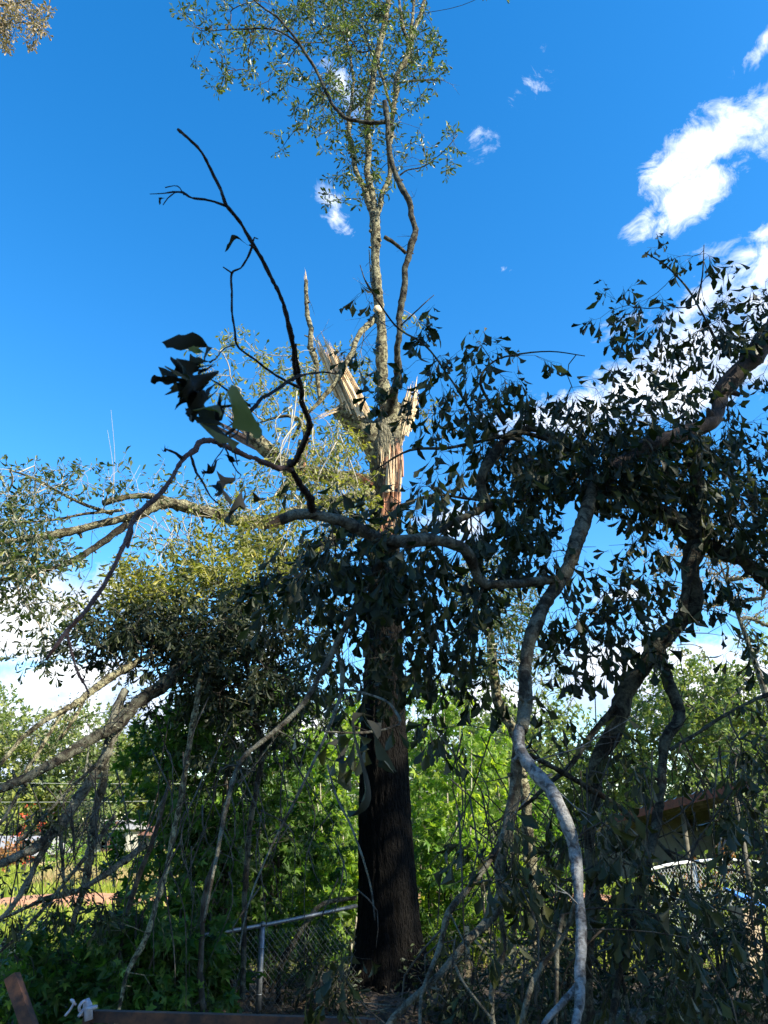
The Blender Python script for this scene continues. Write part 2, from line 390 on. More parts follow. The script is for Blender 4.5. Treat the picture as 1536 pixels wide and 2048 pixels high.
# ---- leaf templates: x across, y along, z up
def oak_template(curl, fold, lobes=True, rows=None, wid=1.0):
    rows = rows or [(0, .012), (.28, .02), (.48, .07), (.66, .15), (.80, .235), (.875, .15), (.93, .13), (1.0, .015)]
    v = []
    for (tt, w) in rows:
        w *= wid * .86
        z0 = -curl * tt * tt
        v += [(-w, tt - (.03 if w > .2 else 0), z0 + fold * w), (0, tt, z0), (w, tt - (.03 if w > .2 else 0), z0 + fold * w)]
    f = []
    for i in range(len(rows) - 1):
        a = 3 * i; f += [(a, a + 1, a + 4, a + 3), (a + 1, a + 2, a + 5, a + 4)]
    return np.array(v, float), np.array(f)
R_small = [(0, .014), (.35, .035), (.62, .13), (.8, .22), (.9, .13), (1.0, .02)]
R_narrow = [(0, .012), (.3, .05), (.6, .12), (.82, .15), (1.0, .02)]
OAK = [oak_template(.1, .5), oak_template(.45, .9), oak_template(-.2, 1.5, wid=.8), oak_template(.7, .6), oak_template(.25, 2.6, wid=.7)]
OAKS = [oak_template(.1, .5, rows=R_small), oak_template(.4, 1.2, rows=R_narrow), oak_template(-.2, .9, rows=R_small, wid=.8)]
def star_template(curl, seed):
    rs = np.random.default_rng(seed)
    v = [(0, .18, 0)]; a0 = np.array([-125, -62, 0, 62, 125]); L = [.34, .46, .56, .46, .34]
    pts = []
    for i, (a, l) in enumerate(zip(a0, L)):
        a = R(a + rs.uniform(-5, 5)); l *= rs.uniform(.9, 1.1)
        for da, q in ((-.26, .62), (0, 1), (.26, .62)):
            pts.append((math.sin(a + da) * l * q, .18 + math.cos(a + da) * l * q))
        if i < 4:
            am = R((a0[i] + a0[i + 1]) / 2); pts.append((math.sin(am) * .2, .18 + math.cos(am) * .2))
    pts.append((0, .12))
    for x, y in pts:
        r2 = x * x + (y - .18) ** 2; v.append((x, y, -curl * r2))
    n = len(pts)
    tri = [(0, 1 + (i + 1) % n, 1 + i) for i in range(n)]
    # petiole: a thin blade to the twig
    k = len(v); v += [(-.008, -.25, .05), (.008, -.25, .05), (.008, .14, 0), (-.008, .14, 0)]
    return np.array(v, float), np.array(tri + [(k, k + 1, k + 2), (k, k + 2, k + 3)])
STAR = [star_template(.6, 1), star_template(1.4, 2), star_template(-.5, 3)]
DIAM = [(np.array([(0, 0, 0), (-.28, .5, .08), (0, 1, -.1), (.28, .5, .08), (0, .5, -.04)], float), np.array([(0, 4, 1), (1, 4, 2), (2, 4, 3), (3, 4, 0)])),
        (np.array([(0, 0, 0), (-.2, .6, -.06), (0, 1, .15), (.22, .55, .1)], float), np.array([(0, 3, 1), (1, 3, 2)]))]

def put_leaves(acc, tmpl, pos, d, nrm, size, rs):
    pos = np.asarray(pos); N_ = len(pos)
    if N_ == 0: return
    y = unit(d); x = unit(np.cross(y, nrm)); z = np.cross(x, y)
    which = rs.integers(0, len(tmpl), N_)
    for k, (tv, tf) in enumerate(tmpl):
        s = np.where(which == k)[0]
        if not len(s): continue
        M = np.stack([x[s], y[s], z[s]], 1)          # rows are axes
        sc = size[s][:, None, None]
        wv = rs.uniform(.8, 1.2, (len(s), 1, 1))
        tvv = np.repeat(tv[None], len(s), 0); tvv[:, :, 0:1] *= wv
        v = np.einsum('nvk,nkj->nvj', tvv, M) * sc + pos[s][:, None, :]
        f = (tf[None] + (np.arange(len(s)) * len(tv))[:, None, None]).reshape(-1, tf.shape[1])
        acc.add(v.reshape(-1, 3), [f])

def rand_dirs(n, rs):
    return unit(rs.normal(0, 1, (n, 3)))

def grow(nodes, skel, twig, rs, rtip=.0022, detour=.25, sides=4, maxr=.02, sag=.06):
    """connects foliage nodes to the nearest wood; returns the direction in which every node was reached"""
    nodes = np.asarray(nodes); n = len(nodes)
    S = np.concatenate(skel) if isinstance(skel, list) else skel
    best = np.full(n, 1e9); par = np.full(n, -1); spt = np.zeros((n, 3)); plen = np.zeros(n)
    for i in range(0, n, 200):
        d = np.linalg.norm(nodes[i:i + 200, None, :] - S[None], axis=2); j = d.argmin(1)
        best[i:i + 200] = d[np.arange(len(j)), j]; spt[i:i + 200] = S[j]
    done = np.zeros(n, bool); order = []; base = best.copy(); bd = best.copy()
    for _ in range(n):
        c = np.where(done, 1e9, best); i = int(c.argmin()); done[i] = True; order.append(i)
        plen[i] = (plen[par[i]] + np.linalg.norm(nodes[i] - nodes[par[i]])) if par[i] >= 0 else base[i]
        d = np.linalg.norm(nodes - nodes[i], axis=1) + detour * plen[i]
        m_ = (d < best) & ~done; best[m_] = d[m_]; par[m_] = i
    cnt = np.ones(n)
    for i in reversed(order):
        if par[i] >= 0: cnt[par[i]] += cnt[i]
    start = np.where(par[:, None] >= 0, nodes[np.maximum(par, 0)], spt)
    dirs = unit(nodes - start)
    if twig is not None:
        for i in range(n):
            a = start[i]; b_ = nodes[i]; L = np.linalg.norm(b_ - a)
            if L < 1e-4: continue
            r1 = min(maxr, rtip * cnt[i] ** .45); r0 = r1 * 1.12
            k = 2 + int(L > .2) + 2 * int(L > .6)
            u = np.linspace(0, 1, k + 1)[:, None]
            pts = a * (1 - u) + b_ * u
            w = np.sin(u * np.pi) * L
            pts = pts + w * (rs.normal(0, .07, 3) + np.array([0, 0, sag]))
            tube(twig, pts, np.linspace(r0, r1, k + 1), sides if r1 > .004 else 3, False)
    return dirs

def sprigs(nodes, dirs, twig, leaf, tmpl, rs, stubs=2, per=5, size=.1, sj=.25, L=.14, droop=.5, spread=.8, up=.3, rt=.0014, petiole=0):
    nodes = np.asarray(nodes); n = len(nodes)
    k = np.repeat(np.arange(n), stubs); m_ = len(k)
    sd_ = unit(dirs[k] * .7 + rand_dirs(m_, rs) * .8 + np.array([0, 0, -droop * .4]))
    ln = L * rs.uniform(.5, 1.4, m_); p0 = nodes[k]; p1 = p0 + sd_ * ln[:, None]
    if twig is not None:
        for a, b_ in zip(p0, p1):
            tube(twig, np.array([a, (a + b_) / 2 + rs.normal(0, .006, 3), b_]), [rt * 1.2, rt, rt * .8], 3, False)
    q = np.repeat(np.arange(m_), per)
    nl = len(q); u = rs.beta(2.2, 1.0, nl)[:, None]
    pos = p0[q] * (1 - u) + p1[q] * u
    d = unit(sd_[q] * .55 + rand_dirs(nl, rs) * spread + np.array([0, 0, -droop]))
    nrm = unit(rand_dirs(nl, rs) + np.array([0, 0, up]))
    put_leaves(leaf, tmpl, pos + d * petiole, d, nrm, size * rs.uniform(1 - sj * 1.6, 1 + sj, nl), rs)

def region_nodes(regs, rs, k=1.0):
    out_ = []
    for (x, y, rx, ry, n, Y0, Y1) in regs:
        n = max(2, int(round(n * k)))
        th = rs.uniform(0, 2 * np.pi, n); r = np.sqrt(rs.uniform(0, 1, n))
        # ragged rim: radius wobbles with angle
        w = 1 + .22 * np.sin(3 * th + x) + .15 * np.sin(7 * th + y)
        for a, q, ww, Y in zip(th, r, w, rs.uniform(Y0, Y1, n)):
            p = P(x + math.cos(a) * q * rx * ww, y + math.sin(a) * q * ry * ww, Y)
            if p[2] > .12: out_.append(p)
    return np.array(out_)

def shards(acc, a, b_, w, n, rs, spread=.35, thick=.25):
    """bundle of splinters running from a to b"""
    a = np.asarray(a, float); b_ = np.asarray(b_, float); ax = unit(b_ - a); L = np.linalg.norm(b_ - a)
    s1 = unit(np.cross(ax, [.2, .9, .3])); s2 = np.cross(ax, s1)
    for i in range(n):
        off = s1 * rs.uniform(-w / 2, w / 2) + s2 * rs.uniform(-w * thick, w * thick)
        u0 = rs.uniform(-.05, .35); u1 = min(1.12, u0 + rs.uniform(.35, .9))
        p0 = a + ax * L * u0 + off; p1 = a + ax * L * u1 + off * (1 - .3 * rs.uniform()) + rs.normal(0, w * .06, 3)
        r = w * rs.uniform(.04, .12)
        pts = [p0, p0 * .5 + p1 * .5 + rs.normal(0, r * .3, 3), p1]
        tube(acc, np.array(pts), [r * .8, r, r * .08], 4, True, 0, .15, rs)

def plates(acc, a, b_, w, n, rs):
    """long flat slivers of split wood, ragged at the far end"""
    a = np.asarray(a, float); b_ = np.asarray(b_, float); ax = unit(b_ - a); L = np.linalg.norm(b_ - a)
    view = unit(a - np.array([0, 0, CAMZ])); s1 = unit(np.cross(ax, view)); s2 = np.cross(ax, s1)
    for i in range(n):
        off = s1 * rs.uniform(-w / 2, w / 2) + s2 * rs.uniform(-w * .12, w * .12)
        ww = w * rs.uniform(.05, .12); tt = ww * .25; ln = L * rs.uniform(.55, 1.05)
        pr = []; m_ = 7; tl = rs.uniform(-.4, .4)
        for k in range(m_ + 1):
            u = k / m_; wd = ww * (1 - u ** 2.5 * .92) * rs.uniform(.85, 1.1); c = a + off + ax * ln * u + s1 * tl * ww * u
            for (p, q) in ((-1, -1), (1, -.6), (1, 1), (-1, .7)): pr.append(c + s1 * p * wd / 2 + s2 * q * tt / 2 * (1 - u * .7))
        f = [[4 * k + j, 4 * k + (j + 1) % 4, 4 * k + 4 + (j + 1) % 4, 4 * k + 4 + j] for k in range(m_) for j in range(4)]
        f += [[3, 2, 1, 0], [4 * m_, 4 * m_ + 1, 4 * m_ + 2, 4 * m_ + 3]]
        acc.add(pr, [np.array(f)])

def lichen(skel, mat, parent, r, n, rs, size=.018):
    """small curled flakes and tufts of lichen along a limb"""
    S = np.concatenate(skel); k = rs.integers(0, len(S), n); d = rand_dirs(n, rs); pos = S[k] + d * r * rs.uniform(.75, 1.0, n)[:, None] + rs.normal(0, .03, (n, 3))
    a = Acc(); put_leaves(a, DIAM, pos, unit(d + rand_dirs(n, rs) * .6), rand_dirs(n, rs), size * rs.uniform(.5, 1.8, n), rs)
    return a.build('lichen', mat, parent)

# ------------------------------------------------------------------ ground
def ground():
    xs = np.concatenate([[-900, -400, -150, -70], np.linspace(-40, 40, 90), [70, 150, 400, 900]])
    ys = np.concatenate([[-300, -80, -30], np.linspace(-12, 45, 90), np.linspace(48, 100, 20), [150, 300, 600, 1200]])
    X, Y = np.meshgrid(xs, ys)
    Z = .05 * np.sin(X * .8 + 1) * np.sin(Y * .6) + .03 * np.sin(X * 2.1) * np.cos(Y * 1.7)
    Z += .12 * np.exp(-((X - .1) ** 2 + (Y - 10.6) ** 2) / 1.5)
    Z[np.abs(X) > 60] = 0
    nx = len(xs); v = np.stack([X, Y, Z], -1).reshape(-1, 3)
    i = np.arange(len(ys) - 1)[:, None] * nx; j = np.arange(nx - 1)[None, :]
    q = np.stack([i + j, i + j + 1, i + nx + j + 1, i + nx + j], -1).reshape(-1, 4)
    a = Acc(); a.add(v, [q]); structure(a.build('ground', M_ground))
ground()
# red clay strip across the field
a = Acc(); v = []; rs = np.random.default_rng(3)
xs = np.linspace(-24, 6, 90)
for x in xs:
    yc = 21.5 + .05 * (x + 5) + .6 * math.sin(x * .5)
    wd = 1.5 + .5 * math.sin(x * 1.3) + rs.uniform(-.3, .3)
    for k in range(7):
        u = k / 6
        yy = yc - wd + 2 * wd * u + rs.uniform(-.12, .12)
        zz = .05 * math.sin(x * .8 + 1) * math.sin(yy * .6) + .03 * math.sin(x * 2.1) * math.cos(yy * 1.7)
        v.append((x, yy, zz + .035 + .06 * math.sin(u * math.pi)))
f = []
for i in range(len(xs) - 1):
    for k in range(6):
        q = i * 7 + k; f.append((q, q + 7, q + 8, q + 1))
a.add(v, [np.array(f)]); structure(a.build('clay_path', M_clay))

# field grass and dry patch, leaf litter
def blades(n, xr, yr, h, mat, name, rs, mask=None, w=.012):
    a = Acc()
    u = rs.uniform(0, 1, n); y = yr[0] * (yr[1] / yr[0]) ** u
    x = rs.uniform(-1, 1, n) * (xr[1] - xr[0]) / 2 + (xr[0] + xr[1]) / 2
    x = np.where(y > 0, x * (y / yr[1]) ** .6 if mask is None else x, x)
    if mask is not None:
        k = mask(x, y, rs); x = x[k]; y = y[k]
    n = len(x); z = .05 * np.sin(x * .8 + 1) * np.sin(y * .6)
    hh = h * rs.uniform(.5, 1.3, n) * (1 + .5 * np.sin(x * .9) * np.sin(y * .7)); ww = w * (1 + y / 12)
    an = rs.uniform(0, np.pi, n); dx = np.cos(an) * ww; dy = np.sin(an) * ww
    lx = rs.normal(0, .35, n) * hh; ly = rs.normal(0, .35, n) * hh
    v = np.empty((n, 3, 3)); v[:, 0] = np.stack([x - dx, y - dy, z - .03], 1); v[:, 1] = np.stack([x + dx, y + dy, z - .03], 1)
    v[:, 2] = np.stack([x + lx, y + ly, z + hh], 1)
    a.add(v.reshape(-1, 3), [np.arange(n * 3).reshape(-1, 3)])
    return structure(a.build(name, mat, smooth=False), 'stuff')
blades(150000, (-34, 26), (13.5, 70), .22, M_grass, 'grass', np.random.default_rng(5), lambda x, y, r: (np.abs(y - 21.5 - .05 * (x + 5) - .6 * np.sin(x * .5)) > 1.5 + .4 * r.uniform(-1, 1, len(x))) & (np.abs(x + 2) < y * .62))
blades(16000, (-11, -6.5), (25, 34), .4, M_straw, 'dry_grass', np.random.default_rng(6), lambda x, y, r: ((x + 9) / 2.6) ** 2 + ((y - 28.5) / 3.2) ** 2 < r.uniform(.3, 1, len(x)))
blades(30000, (-10, 10), (11.5, 16), .14, M_grass, 'grass', np.random.default_rng(8), lambda x, y, r: r.uniform(0, 1, len(x)) < (y - 10.5) / 5)
def litter():
    rs = np.random.default_rng(9); a = Acc(); n = 26000
    x = rs.uniform(-7, 8, n); y = rs.uniform(3, 14, n)
    z = .05 * np.sin(x * .8 + 1) * np.sin(y * .6) + .03 * np.sin(x * 2.1) * np.cos(y * 1.7) + .12 * np.exp(-((x - .1) ** 2 + (y - 10.6) ** 2) / 1.5)
    pos = np.stack([x, y, z + rs.uniform(.005, .06, n)], 1); d = rand_dirs(n, rs); d[:, 2] *= .35
    nr = unit(rand_dirs(n, rs) * .6 + np.array([0, 0, 1]))
    put_leaves(a, OAKS, pos, d, nr, rs.uniform(.06, .12, n), rs)
    structure(a.build('leaf_litter', M_litter), 'stuff')
litter()

# ------------------------------------------------------------------ main oak
TY = 10.4
tree = thing('oak_tree', 'tall storm-broken oak with dark furrowed trunk and one tall pale leader still standing', 'tree', (P(775, 1985, TY)[0], TY, 0))
rs = np.random.default_rng(11)
skel = []
def trunk_mesh():
    rows = [(775, 2030, 180), (776, 1990, 158), (777, 1940, 142), (777, 1880, 130), (776, 1800, 118), (772, 1700, 108), (769, 1600, 100), (768, 1500, 94),
            (767, 1400, 82), (768, 1300, 72), (769, 1200, 66), (769, 1100, 60), (770, 1000, 58), (771, 950, 60), (770, 900, 66), (772, 870, 64), (773, 845, 52)]
    pts = [P(x, y, TY) for x, y, w in rows]; pts[0][2] = -.15
    rad = [W(x, y, TY, w) / 2 for x, y, w in rows]
    pp, rr = spline(pts, rad, .03)
    sides = 120; th = np.linspace(0, 2 * np.pi, sides, endpoint=False)
    z = pp[:, 2][:, None]
    r = rr[:, None] * np.ones((1, sides))
    r = r + (np.clip(1.0 - z, 0, 1) ** 2) * .14 * np.maximum(0, np.cos(th * 3 + .9)) ** 2 + (np.clip(.9 - z, 0, 1) ** 2) * .10 * np.maximum(0, np.cos(th * 5 + 2.2)) ** 2
    # furrowed bark: long ridges broken along the height
    rsb = np.random.default_rng(4)
    fur = np.zeros_like(r)
    for k in range(5):
        fq = rsb.integers(18, 34); ph = rsb.uniform(0, 6); s = rsb.uniform(2, 5)
        fur += np.abs(np.sin(th[None] * fq / 2 + ph + .7 * np.sin(z * s + ph) + .5 * np.sin(z * s * 2.7)))
    fur = fur / 5
    blk = rsb.normal(0, 1, r.shape); blk = (blk + np.roll(blk, 1, 0) + np.roll(blk, -1, 0) + np.roll(blk, 2, 0)) / 4
    amp = np.clip(1.25 - z / 9, .35, 1)
    r = r + amp * (.028 * (fur - .5) + .007 * blk)
    v = pp[:, None, :] + np.stack([r * np.cos(th), r * np.sin(th), np.zeros_like(r)], -1)
    n = len(pp); a = Acc()
    i = np.arange(n - 1)[:, None] * sides; j = np.arange(sides)[None, :]; j2 = (j + 1) % sides
    a.add(v.reshape(-1, 3), [np.stack([i + j, i + j2, i + sides + j2, i + sides + j], -1).reshape(-1, 4)])
    a.f.append(np.array([[(n - 1) * sides + k for k in range(sides)]]))
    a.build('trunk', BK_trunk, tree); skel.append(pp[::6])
trunk_mesh()
def limb(paths, mat, name='limb', parent=None, sides=12, sk=None, jit=.06, knots=.05, step=.05):
    for i, p in enumerate(paths):
        a = Acc(); branch(a, p, sides=sides, skel=sk, jit=jit, knots=knots, step=step, seed=i)
        a.build(name, mat, parent)
Y = TY
limb([[(774, 880, Y, 62), (776, 840, Y, 50), (774, 790, Y, 36), (768, 740, Y, 27), (763, 700, Y, 25), (758, 640, Y, 23), (755, 590, Y, 21), (752, 520, Y, 20), (750, 450, Y, 21), (748, 425, Y, 22)]], BK_lich, 'leader', tree, 16, skel, .05, .04)
up1 = [[(748, 440, Y, 18), (744, 405, Y, 15), (738, 350, Y, 15), (735, 290, Y, 14), (737, 230, Y, 14), (745, 160, Y - .1, 14), (757, 100, Y - .2, 13), (768, 50, Y - .3, 13), (777, 0, Y - .3, 12), (784, -70, Y - .3, 9), (790, -160, Y - .2, 5)]]
up2 = [[(746, 430, Y, 13), (728, 380, Y, 12), (712, 335, Y + .1, 11), (702, 290, Y + .2, 11), (697, 245, Y + .3, 10), (700, 210, Y + .3, 9), (706, 170, Y + .4, 7), (700, 110, Y + .5, 6), (690, 40, Y + .5, 4), (680, -40, Y + .4, 3)]]
up3 = [[(752, 435, Y, 13), (768, 385, Y, 12), (778, 345, Y, 11), (780, 300, Y, 10), (783, 245, Y, 10), (787, 200, Y, 12), (795, 160, Y, 13), (808, 130, Y, 13), (818, 100, Y, 12), (828, 65, Y, 9), (843, 20, Y, 8), (857, -30, Y, 6), (870, -100, Y, 3)],
       [(818, 102, Y, 9), (808, 60, Y, 8), (800, 20, Y, 6), (795, -40, Y, 4)], [(822, 80, Y, 8), (824, 40, Y, 7), (830, 0, Y, 6), (834, -50, Y, 3)],
       [(783, 215, Y, 7), (765, 150, Y, 6), (738, 95, Y - .1, 5), (730, 60, Y - .1, 4), (742, 20, Y, 3)],
       [(700, 225, Y + .3, 6), (725, 200, Y + .2, 6), (745, 175, Y, 5)],
       [(798, 165, Y, 5), (850, 160, Y - .3, 4), (890, 160, Y - .6, 2)],
       [(800, 350, Y, 4), (815, 340, Y - .3, 3), (850, 333, Y - .5, 3), (890, 300, Y - .7, 2), (915, 270, Y - .8, 1.5)]]
limb(up1, BK_lich, 'limb', tree, 12, skel)
limb(up2, BK_lich, 'limb', tree, 12, skel)
limb(up3, BK_lich, 'limb', tree, 10, skel)
# dark limb rising right of the leader, with its side shoot crossing to the left
Yd = TY - 1.0
limb([[(770, 840, TY - .1, 24), (787, 790, Yd + .6, 20), (792, 740, Yd + .3, 17), (797, 680, Yd, 15), (803, 620, Yd, 14), (812, 550, Yd, 14), (822, 495, Yd, 14), (827, 462, Yd, 14), (820, 415, Yd, 13), (803, 375, Yd, 13), (788, 325, Yd, 13), (779, 270, Yd, 12), (772, 225, Yd, 12), (769, 203, Yd, 10)],
      [(772, 245, Yd, 9), (735, 243, Yd, 9), (692, 238, Yd, 9), (670, 215, Yd, 8), (655, 188, Yd, 8), (637, 150, Yd, 7), (610, 105, Yd - .1, 7), (588, 72, Yd - .2, 6), (560, 40, Yd - .3, 5), (520, 10, Yd - .4, 4), (480, -30, Yd - .5, 3)],
      [(812, 507, Yd, 8), (790, 487, Yd - .1, 8), (769, 474, Yd - .2, 9)],
      [(600, 90, Yd, 5), (550, 60, Yd + .1, 4), (480, 58, Yd + .2, 3), (420, 62, Yd + .3, 2)],
      [(770, 625, TY - .2, 3), (735, 570, Yd, 3), (720, 530, Yd, 2)],
      [(797, 655, Yd, 4), (845, 610, Yd - .2, 3), (868, 590, Yd - .2, 2)]], BK_dark, 'limb', tree, 10, skel)
# left fork, broken off and split open
limb([[(770, 930, TY, 50), (752, 890, TY, 62), (722, 855, TY - .1, 60), (690, 822, TY - .15, 56), (678, 812, TY - .2, 52)]], BK_lich, 'broken_limb', tree, 20, skel, .03, .05)
limb([[(775, 900, TY, 50), (795, 860, TY, 42), (808, 830, TY, 32), (820, 800, TY, 26)]], BK_lich, 'broken_limb', tree, 14, skel, .03, .05)
limb([[(753, 632, TY, 15), (735, 650, TY - .1, 14), (715, 680, TY - .3, 14), (700, 715, TY - .4, 12), (686, 745, TY - .45, 11), (665, 775, TY - .5, 11), (640, 800, TY - .5, 10), (610, 830, TY - .5, 8), (585, 880, TY - .4, 6)],
      [(612, 560, TY - .4, 9), (613, 600, TY - .4, 9), (616, 650, TY - .4, 11), (626, 705, TY - .4, 12), (634, 760, TY - .4, 11), (640, 800, TY - .45, 8)],
      [(752, 622, TY, 8), (742, 560, TY, 3), (738, 500, TY, 2)]], BK_lich, 'limb', tree, 10, skel)
a = Acc(); a.box(P(753, 622, TY - .09), (.085, .03, .085), rx=.3); 
# round sawn face on the leader
a = Acc(); c = P(755, 621, TY - .07); tube(a, [c, c + np.array([.01, -.05, .005])], [.075, .07], 14, True, 0, .03, rs); a.build('sawn_face', WD, tree)
# torn wood
a = Acc()
shards(a, P(712, 838, TY - .3), P(640, 672, TY - .3), .26, 60, rs, thick=.25)
plates(a, P(712, 838, TY - .25), P(640, 680, TY - .25), .27, 26, rs)
plates(a, P(735, 838, TY - .2), P(668, 705, TY - .2), .18, 12, rs)
shards(a, P(735, 835, TY - .15), P(665, 700, TY - .15), .16, 26, rs)
shards(a, P(690, 810, TY - .3), P(738, 838, TY - .3), .06, 12, rs)
shards(a, P(690, 812, TY - .3), P(600, 850, TY - .4), .07, 10, rs)
a.build('torn_wood', WD, tree, smooth=False); a = Acc(); shards(a, P(612, 575, TY - .4), P(610, 535, TY - .4), .055, 9, rs)
a.build('torn_wood', WD, tree, smooth=False)
a = Acc()
shards(a, P(806, 870, TY - .05), P(830, 762, TY - .05), .22, 34, rs)
plates(a, P(806, 870, TY - .1), P(830, 768, TY - .1), .22, 16, rs)
shards(a, P(800, 900, TY - .06), P(815, 800, TY - .06), .10, 14, rs)
a.build('torn_wood', WD, tree, smooth=False)
# long scar down the trunk
a = Acc()
for (x0, y0, x1, y1, w, n) in [(788, 960, 785, 880, .26, 34), (782, 1040, 786, 930, .24, 34), (772, 1100, 780, 1010, .18, 24), (775, 1150, 776, 1070, .12, 12), (782, 1230, 780, 1150, .08, 8), (770, 1010, 772, 930, .1, 10)]:
    shards(a, P(x0, y0, TY - .23), P(x1, y1, TY - .22), w, n, rs, thick=.14)
a.build('torn_wood', WD_red, tree, smooth=False)
a = Acc()
plates(a, P(786, 985, TY - .27), P(789, 888, TY - .26), .24, 18, rs)
shards(a, P(793, 970, TY - .26), P(795, 890, TY - .25), .16, 16, rs, thick=.1)
shards(a, P(790, 1080, TY - .26), P(790, 1000, TY - .26), .12, 12, rs, thick=.1)
shards(a, P(765, 935, TY - .26), P(764, 895, TY - .26), .08, 6, rs, thick=.1)
a.build('torn_wood', WD, tree, smooth=False)
# lower left limb: stub with torn, weathered end
limb([[(750, 965, TY, 34), (700, 955, TY - .1, 32), (655, 950, TY - .2, 34), (600, 945, TY - .3, 36), (560, 915, TY - .4, 36), (520, 885, TY - .5, 32), (500, 872, TY - .5, 28)]], BK_lich, 'broken_limb', tree, 16, skel, .03, .05)
a = Acc()
shards(a, P(545, 905, TY - .5), P(420, 838, TY - .6), .16, 24, rs); shards(a, P(520, 880, TY - .5), P(450, 822, TY - .55), .16, 20, rs)
a.build('torn_wood', WD_old, tree, smooth=False)
a = Acc(); shards(a, P(500, 868, TY - .6), P(452, 815, TY - .62), .12, 12, rs); a.build('torn_wood', WD, tree, smooth=False)
a = Acc()
shards(a, P(575, 960, TY - .5), P(612, 870, TY - .5), .07, 12, rs); shards(a, P(605, 950, TY - .5), P(620, 850, TY - .5), .05, 8, rs)
a.build('torn_wood', WD_red, tree, smooth=False); a = Acc(); shards(a, P(745, 968, TY - .3), P(700, 942, TY - .3), .12, 12, rs)
a.build('torn_wood', WD_red, tree, smooth=False)
limb([[(585, 980, TY - .5, 16), (598, 930, TY - .5, 18), (615, 880, TY - .5, 14), (600, 840, TY - .5, 10), (560, 835, TY - .6, 6), (520, 845, TY - .6, 4)],
      [(560, 990, TY - .5, 20), (590, 940, TY - .5, 14), (600, 880, TY - .5, 8)]], BK_lich, 'limb', tree, 10, skel)

# standing crown
twig = Acc(); leaf = Acc()
regs = [(480, 50, 100, 62, 44, 9.4, 10.4), (550, 110, 95, 70, 46, 9, 10.4), (640, 50, 110, 60, 110, 9.4, 11.6), (730, 110, 95, 95, 150, 9.6, 11.6), (710, 20, 130, 50, 150, 9.6, 11.8),
        (680, -60, 200, 50, 120, 9.4, 12), (620, 190, 55, 55, 26, 9, 10), (585, 255, 45, 45, 9, 9.2, 10), (640, 220, 35, 70, 18, 9.2, 10), (690, 250, 55, 70, 40, 10, 11), (700, 345, 40, 55, 20, 10, 11),
        (860, 145, 38, 22, 16, 9.6, 10.4), (860, 105, 30, 28, 8, 9.6, 10.4), (885, 290, 38, 28, 10, 9.3, 9.9), (825, 60, 48, 60, 30, 9.6, 11), (385, 30, 30, 18, 8, 9.6, 10.2), (790, 190, 60, 90, 50, 9.8, 11),
        (420, 130, 45, 35, 9, 9.6, 10.2), (450, 160, 40, 25, 7, 9.6, 10.2), (760, 290, 50, 90, 30, 10, 11), (850, 325, 40, 12, 8, 9.4, 10), (740, 360, 50, 60, 14, 10, 10.9), (680, 390, 40, 18, 6, 10, 10.6), (975, -12, 22, 14, 5, 9.6, 10)]
nd = region_nodes(regs, rs, .5)
dr = grow(nd, skel, twig, rs, .0035, maxr=.016, sag=.02)
sprigs(nd, dr, twig, leaf, OAKS, rs, 3, 7, .12, .3, .17, .1, .9, .5, .002)
twig.build('twigs', BK_twig, tree); leaf.build('crown', LM_live, tree)
# foliage still hanging round the broken forks, sunlit
twig = Acc(); leaf = Acc()
regs = [(470, 700, 55, 22, 14, 9.6, 10.2), (440, 760, 45, 40, 14, 9.6, 10.2), (520, 740, 60, 35, 16, 9.4, 10.2), (585, 720, 40, 30, 14, 9.4, 10), (640, 770, 70, 60, 40, 10.4, 11.2), (700, 735, 45, 55, 30, 10.5, 11.2), (600, 760, 35, 50, 10, 9.6, 10.2), (560, 830, 70, 40, 20, 9.4, 10),
        (640, 880, 75, 40, 40, 9.2, 10.2), (700, 780, 50, 40, 26, 10.5, 11.2), (640, 940, 90, 65, 110, 9, 10.6), (720, 900, 40, 50, 22, 9.8, 10.6), (560, 960, 90, 60, 60, 9, 10.2), (600, 1050, 130, 60, 150, 8.6, 10.2), (520, 1040, 60, 50, 40, 8.8, 9.8), (480, 800, 50, 22, 10, 9.5, 10.2), (680, 1010, 70, 50, 60, 9.2, 10.2),
        (860, 830, 18, 14, 6, 10, 10.4), (830, 660, 30, 30, 6, 9.6, 10)]
nd = region_nodes(regs, rs, .55)
dr = grow(nd, skel, twig, rs, .0035, maxr=.016, sag=.02)
sprigs(nd, dr, twig, leaf, OAKS, rs, 3, 6, .10, .3, .2, .55, .8, .3, .002)
# pale bare shoots hanging in the sunlit tangle
for i in range(18):
    p = P(rs.uniform(560, 680), rs.uniform(760, 930), rs.uniform(9.2, 10)); q = p + np.array([rs.normal(0, .25), rs.normal(0, .2), -rs.uniform(.5, 1.5)])
    tube(twig, spline([p, (p + q) / 2 + rs.normal(0, .1, 3), q], [.009, .007, .003], .15)[0], np.linspace(.009, .003, len(spline([p, (p + q) / 2, q], [1, 1, 1], .15)[0])) if False else .006, 4) if False else None
    sp_, rr_ = spline([p, (p + q) / 2 + rs.normal(0, .12, 3), q], [.011, .008, .003], .15); tube(twig, sp_, rr_, 4)
twig.build('twigs', BK_twigpale, tree); leaf.build('foliage', LM_sunlit, tree)

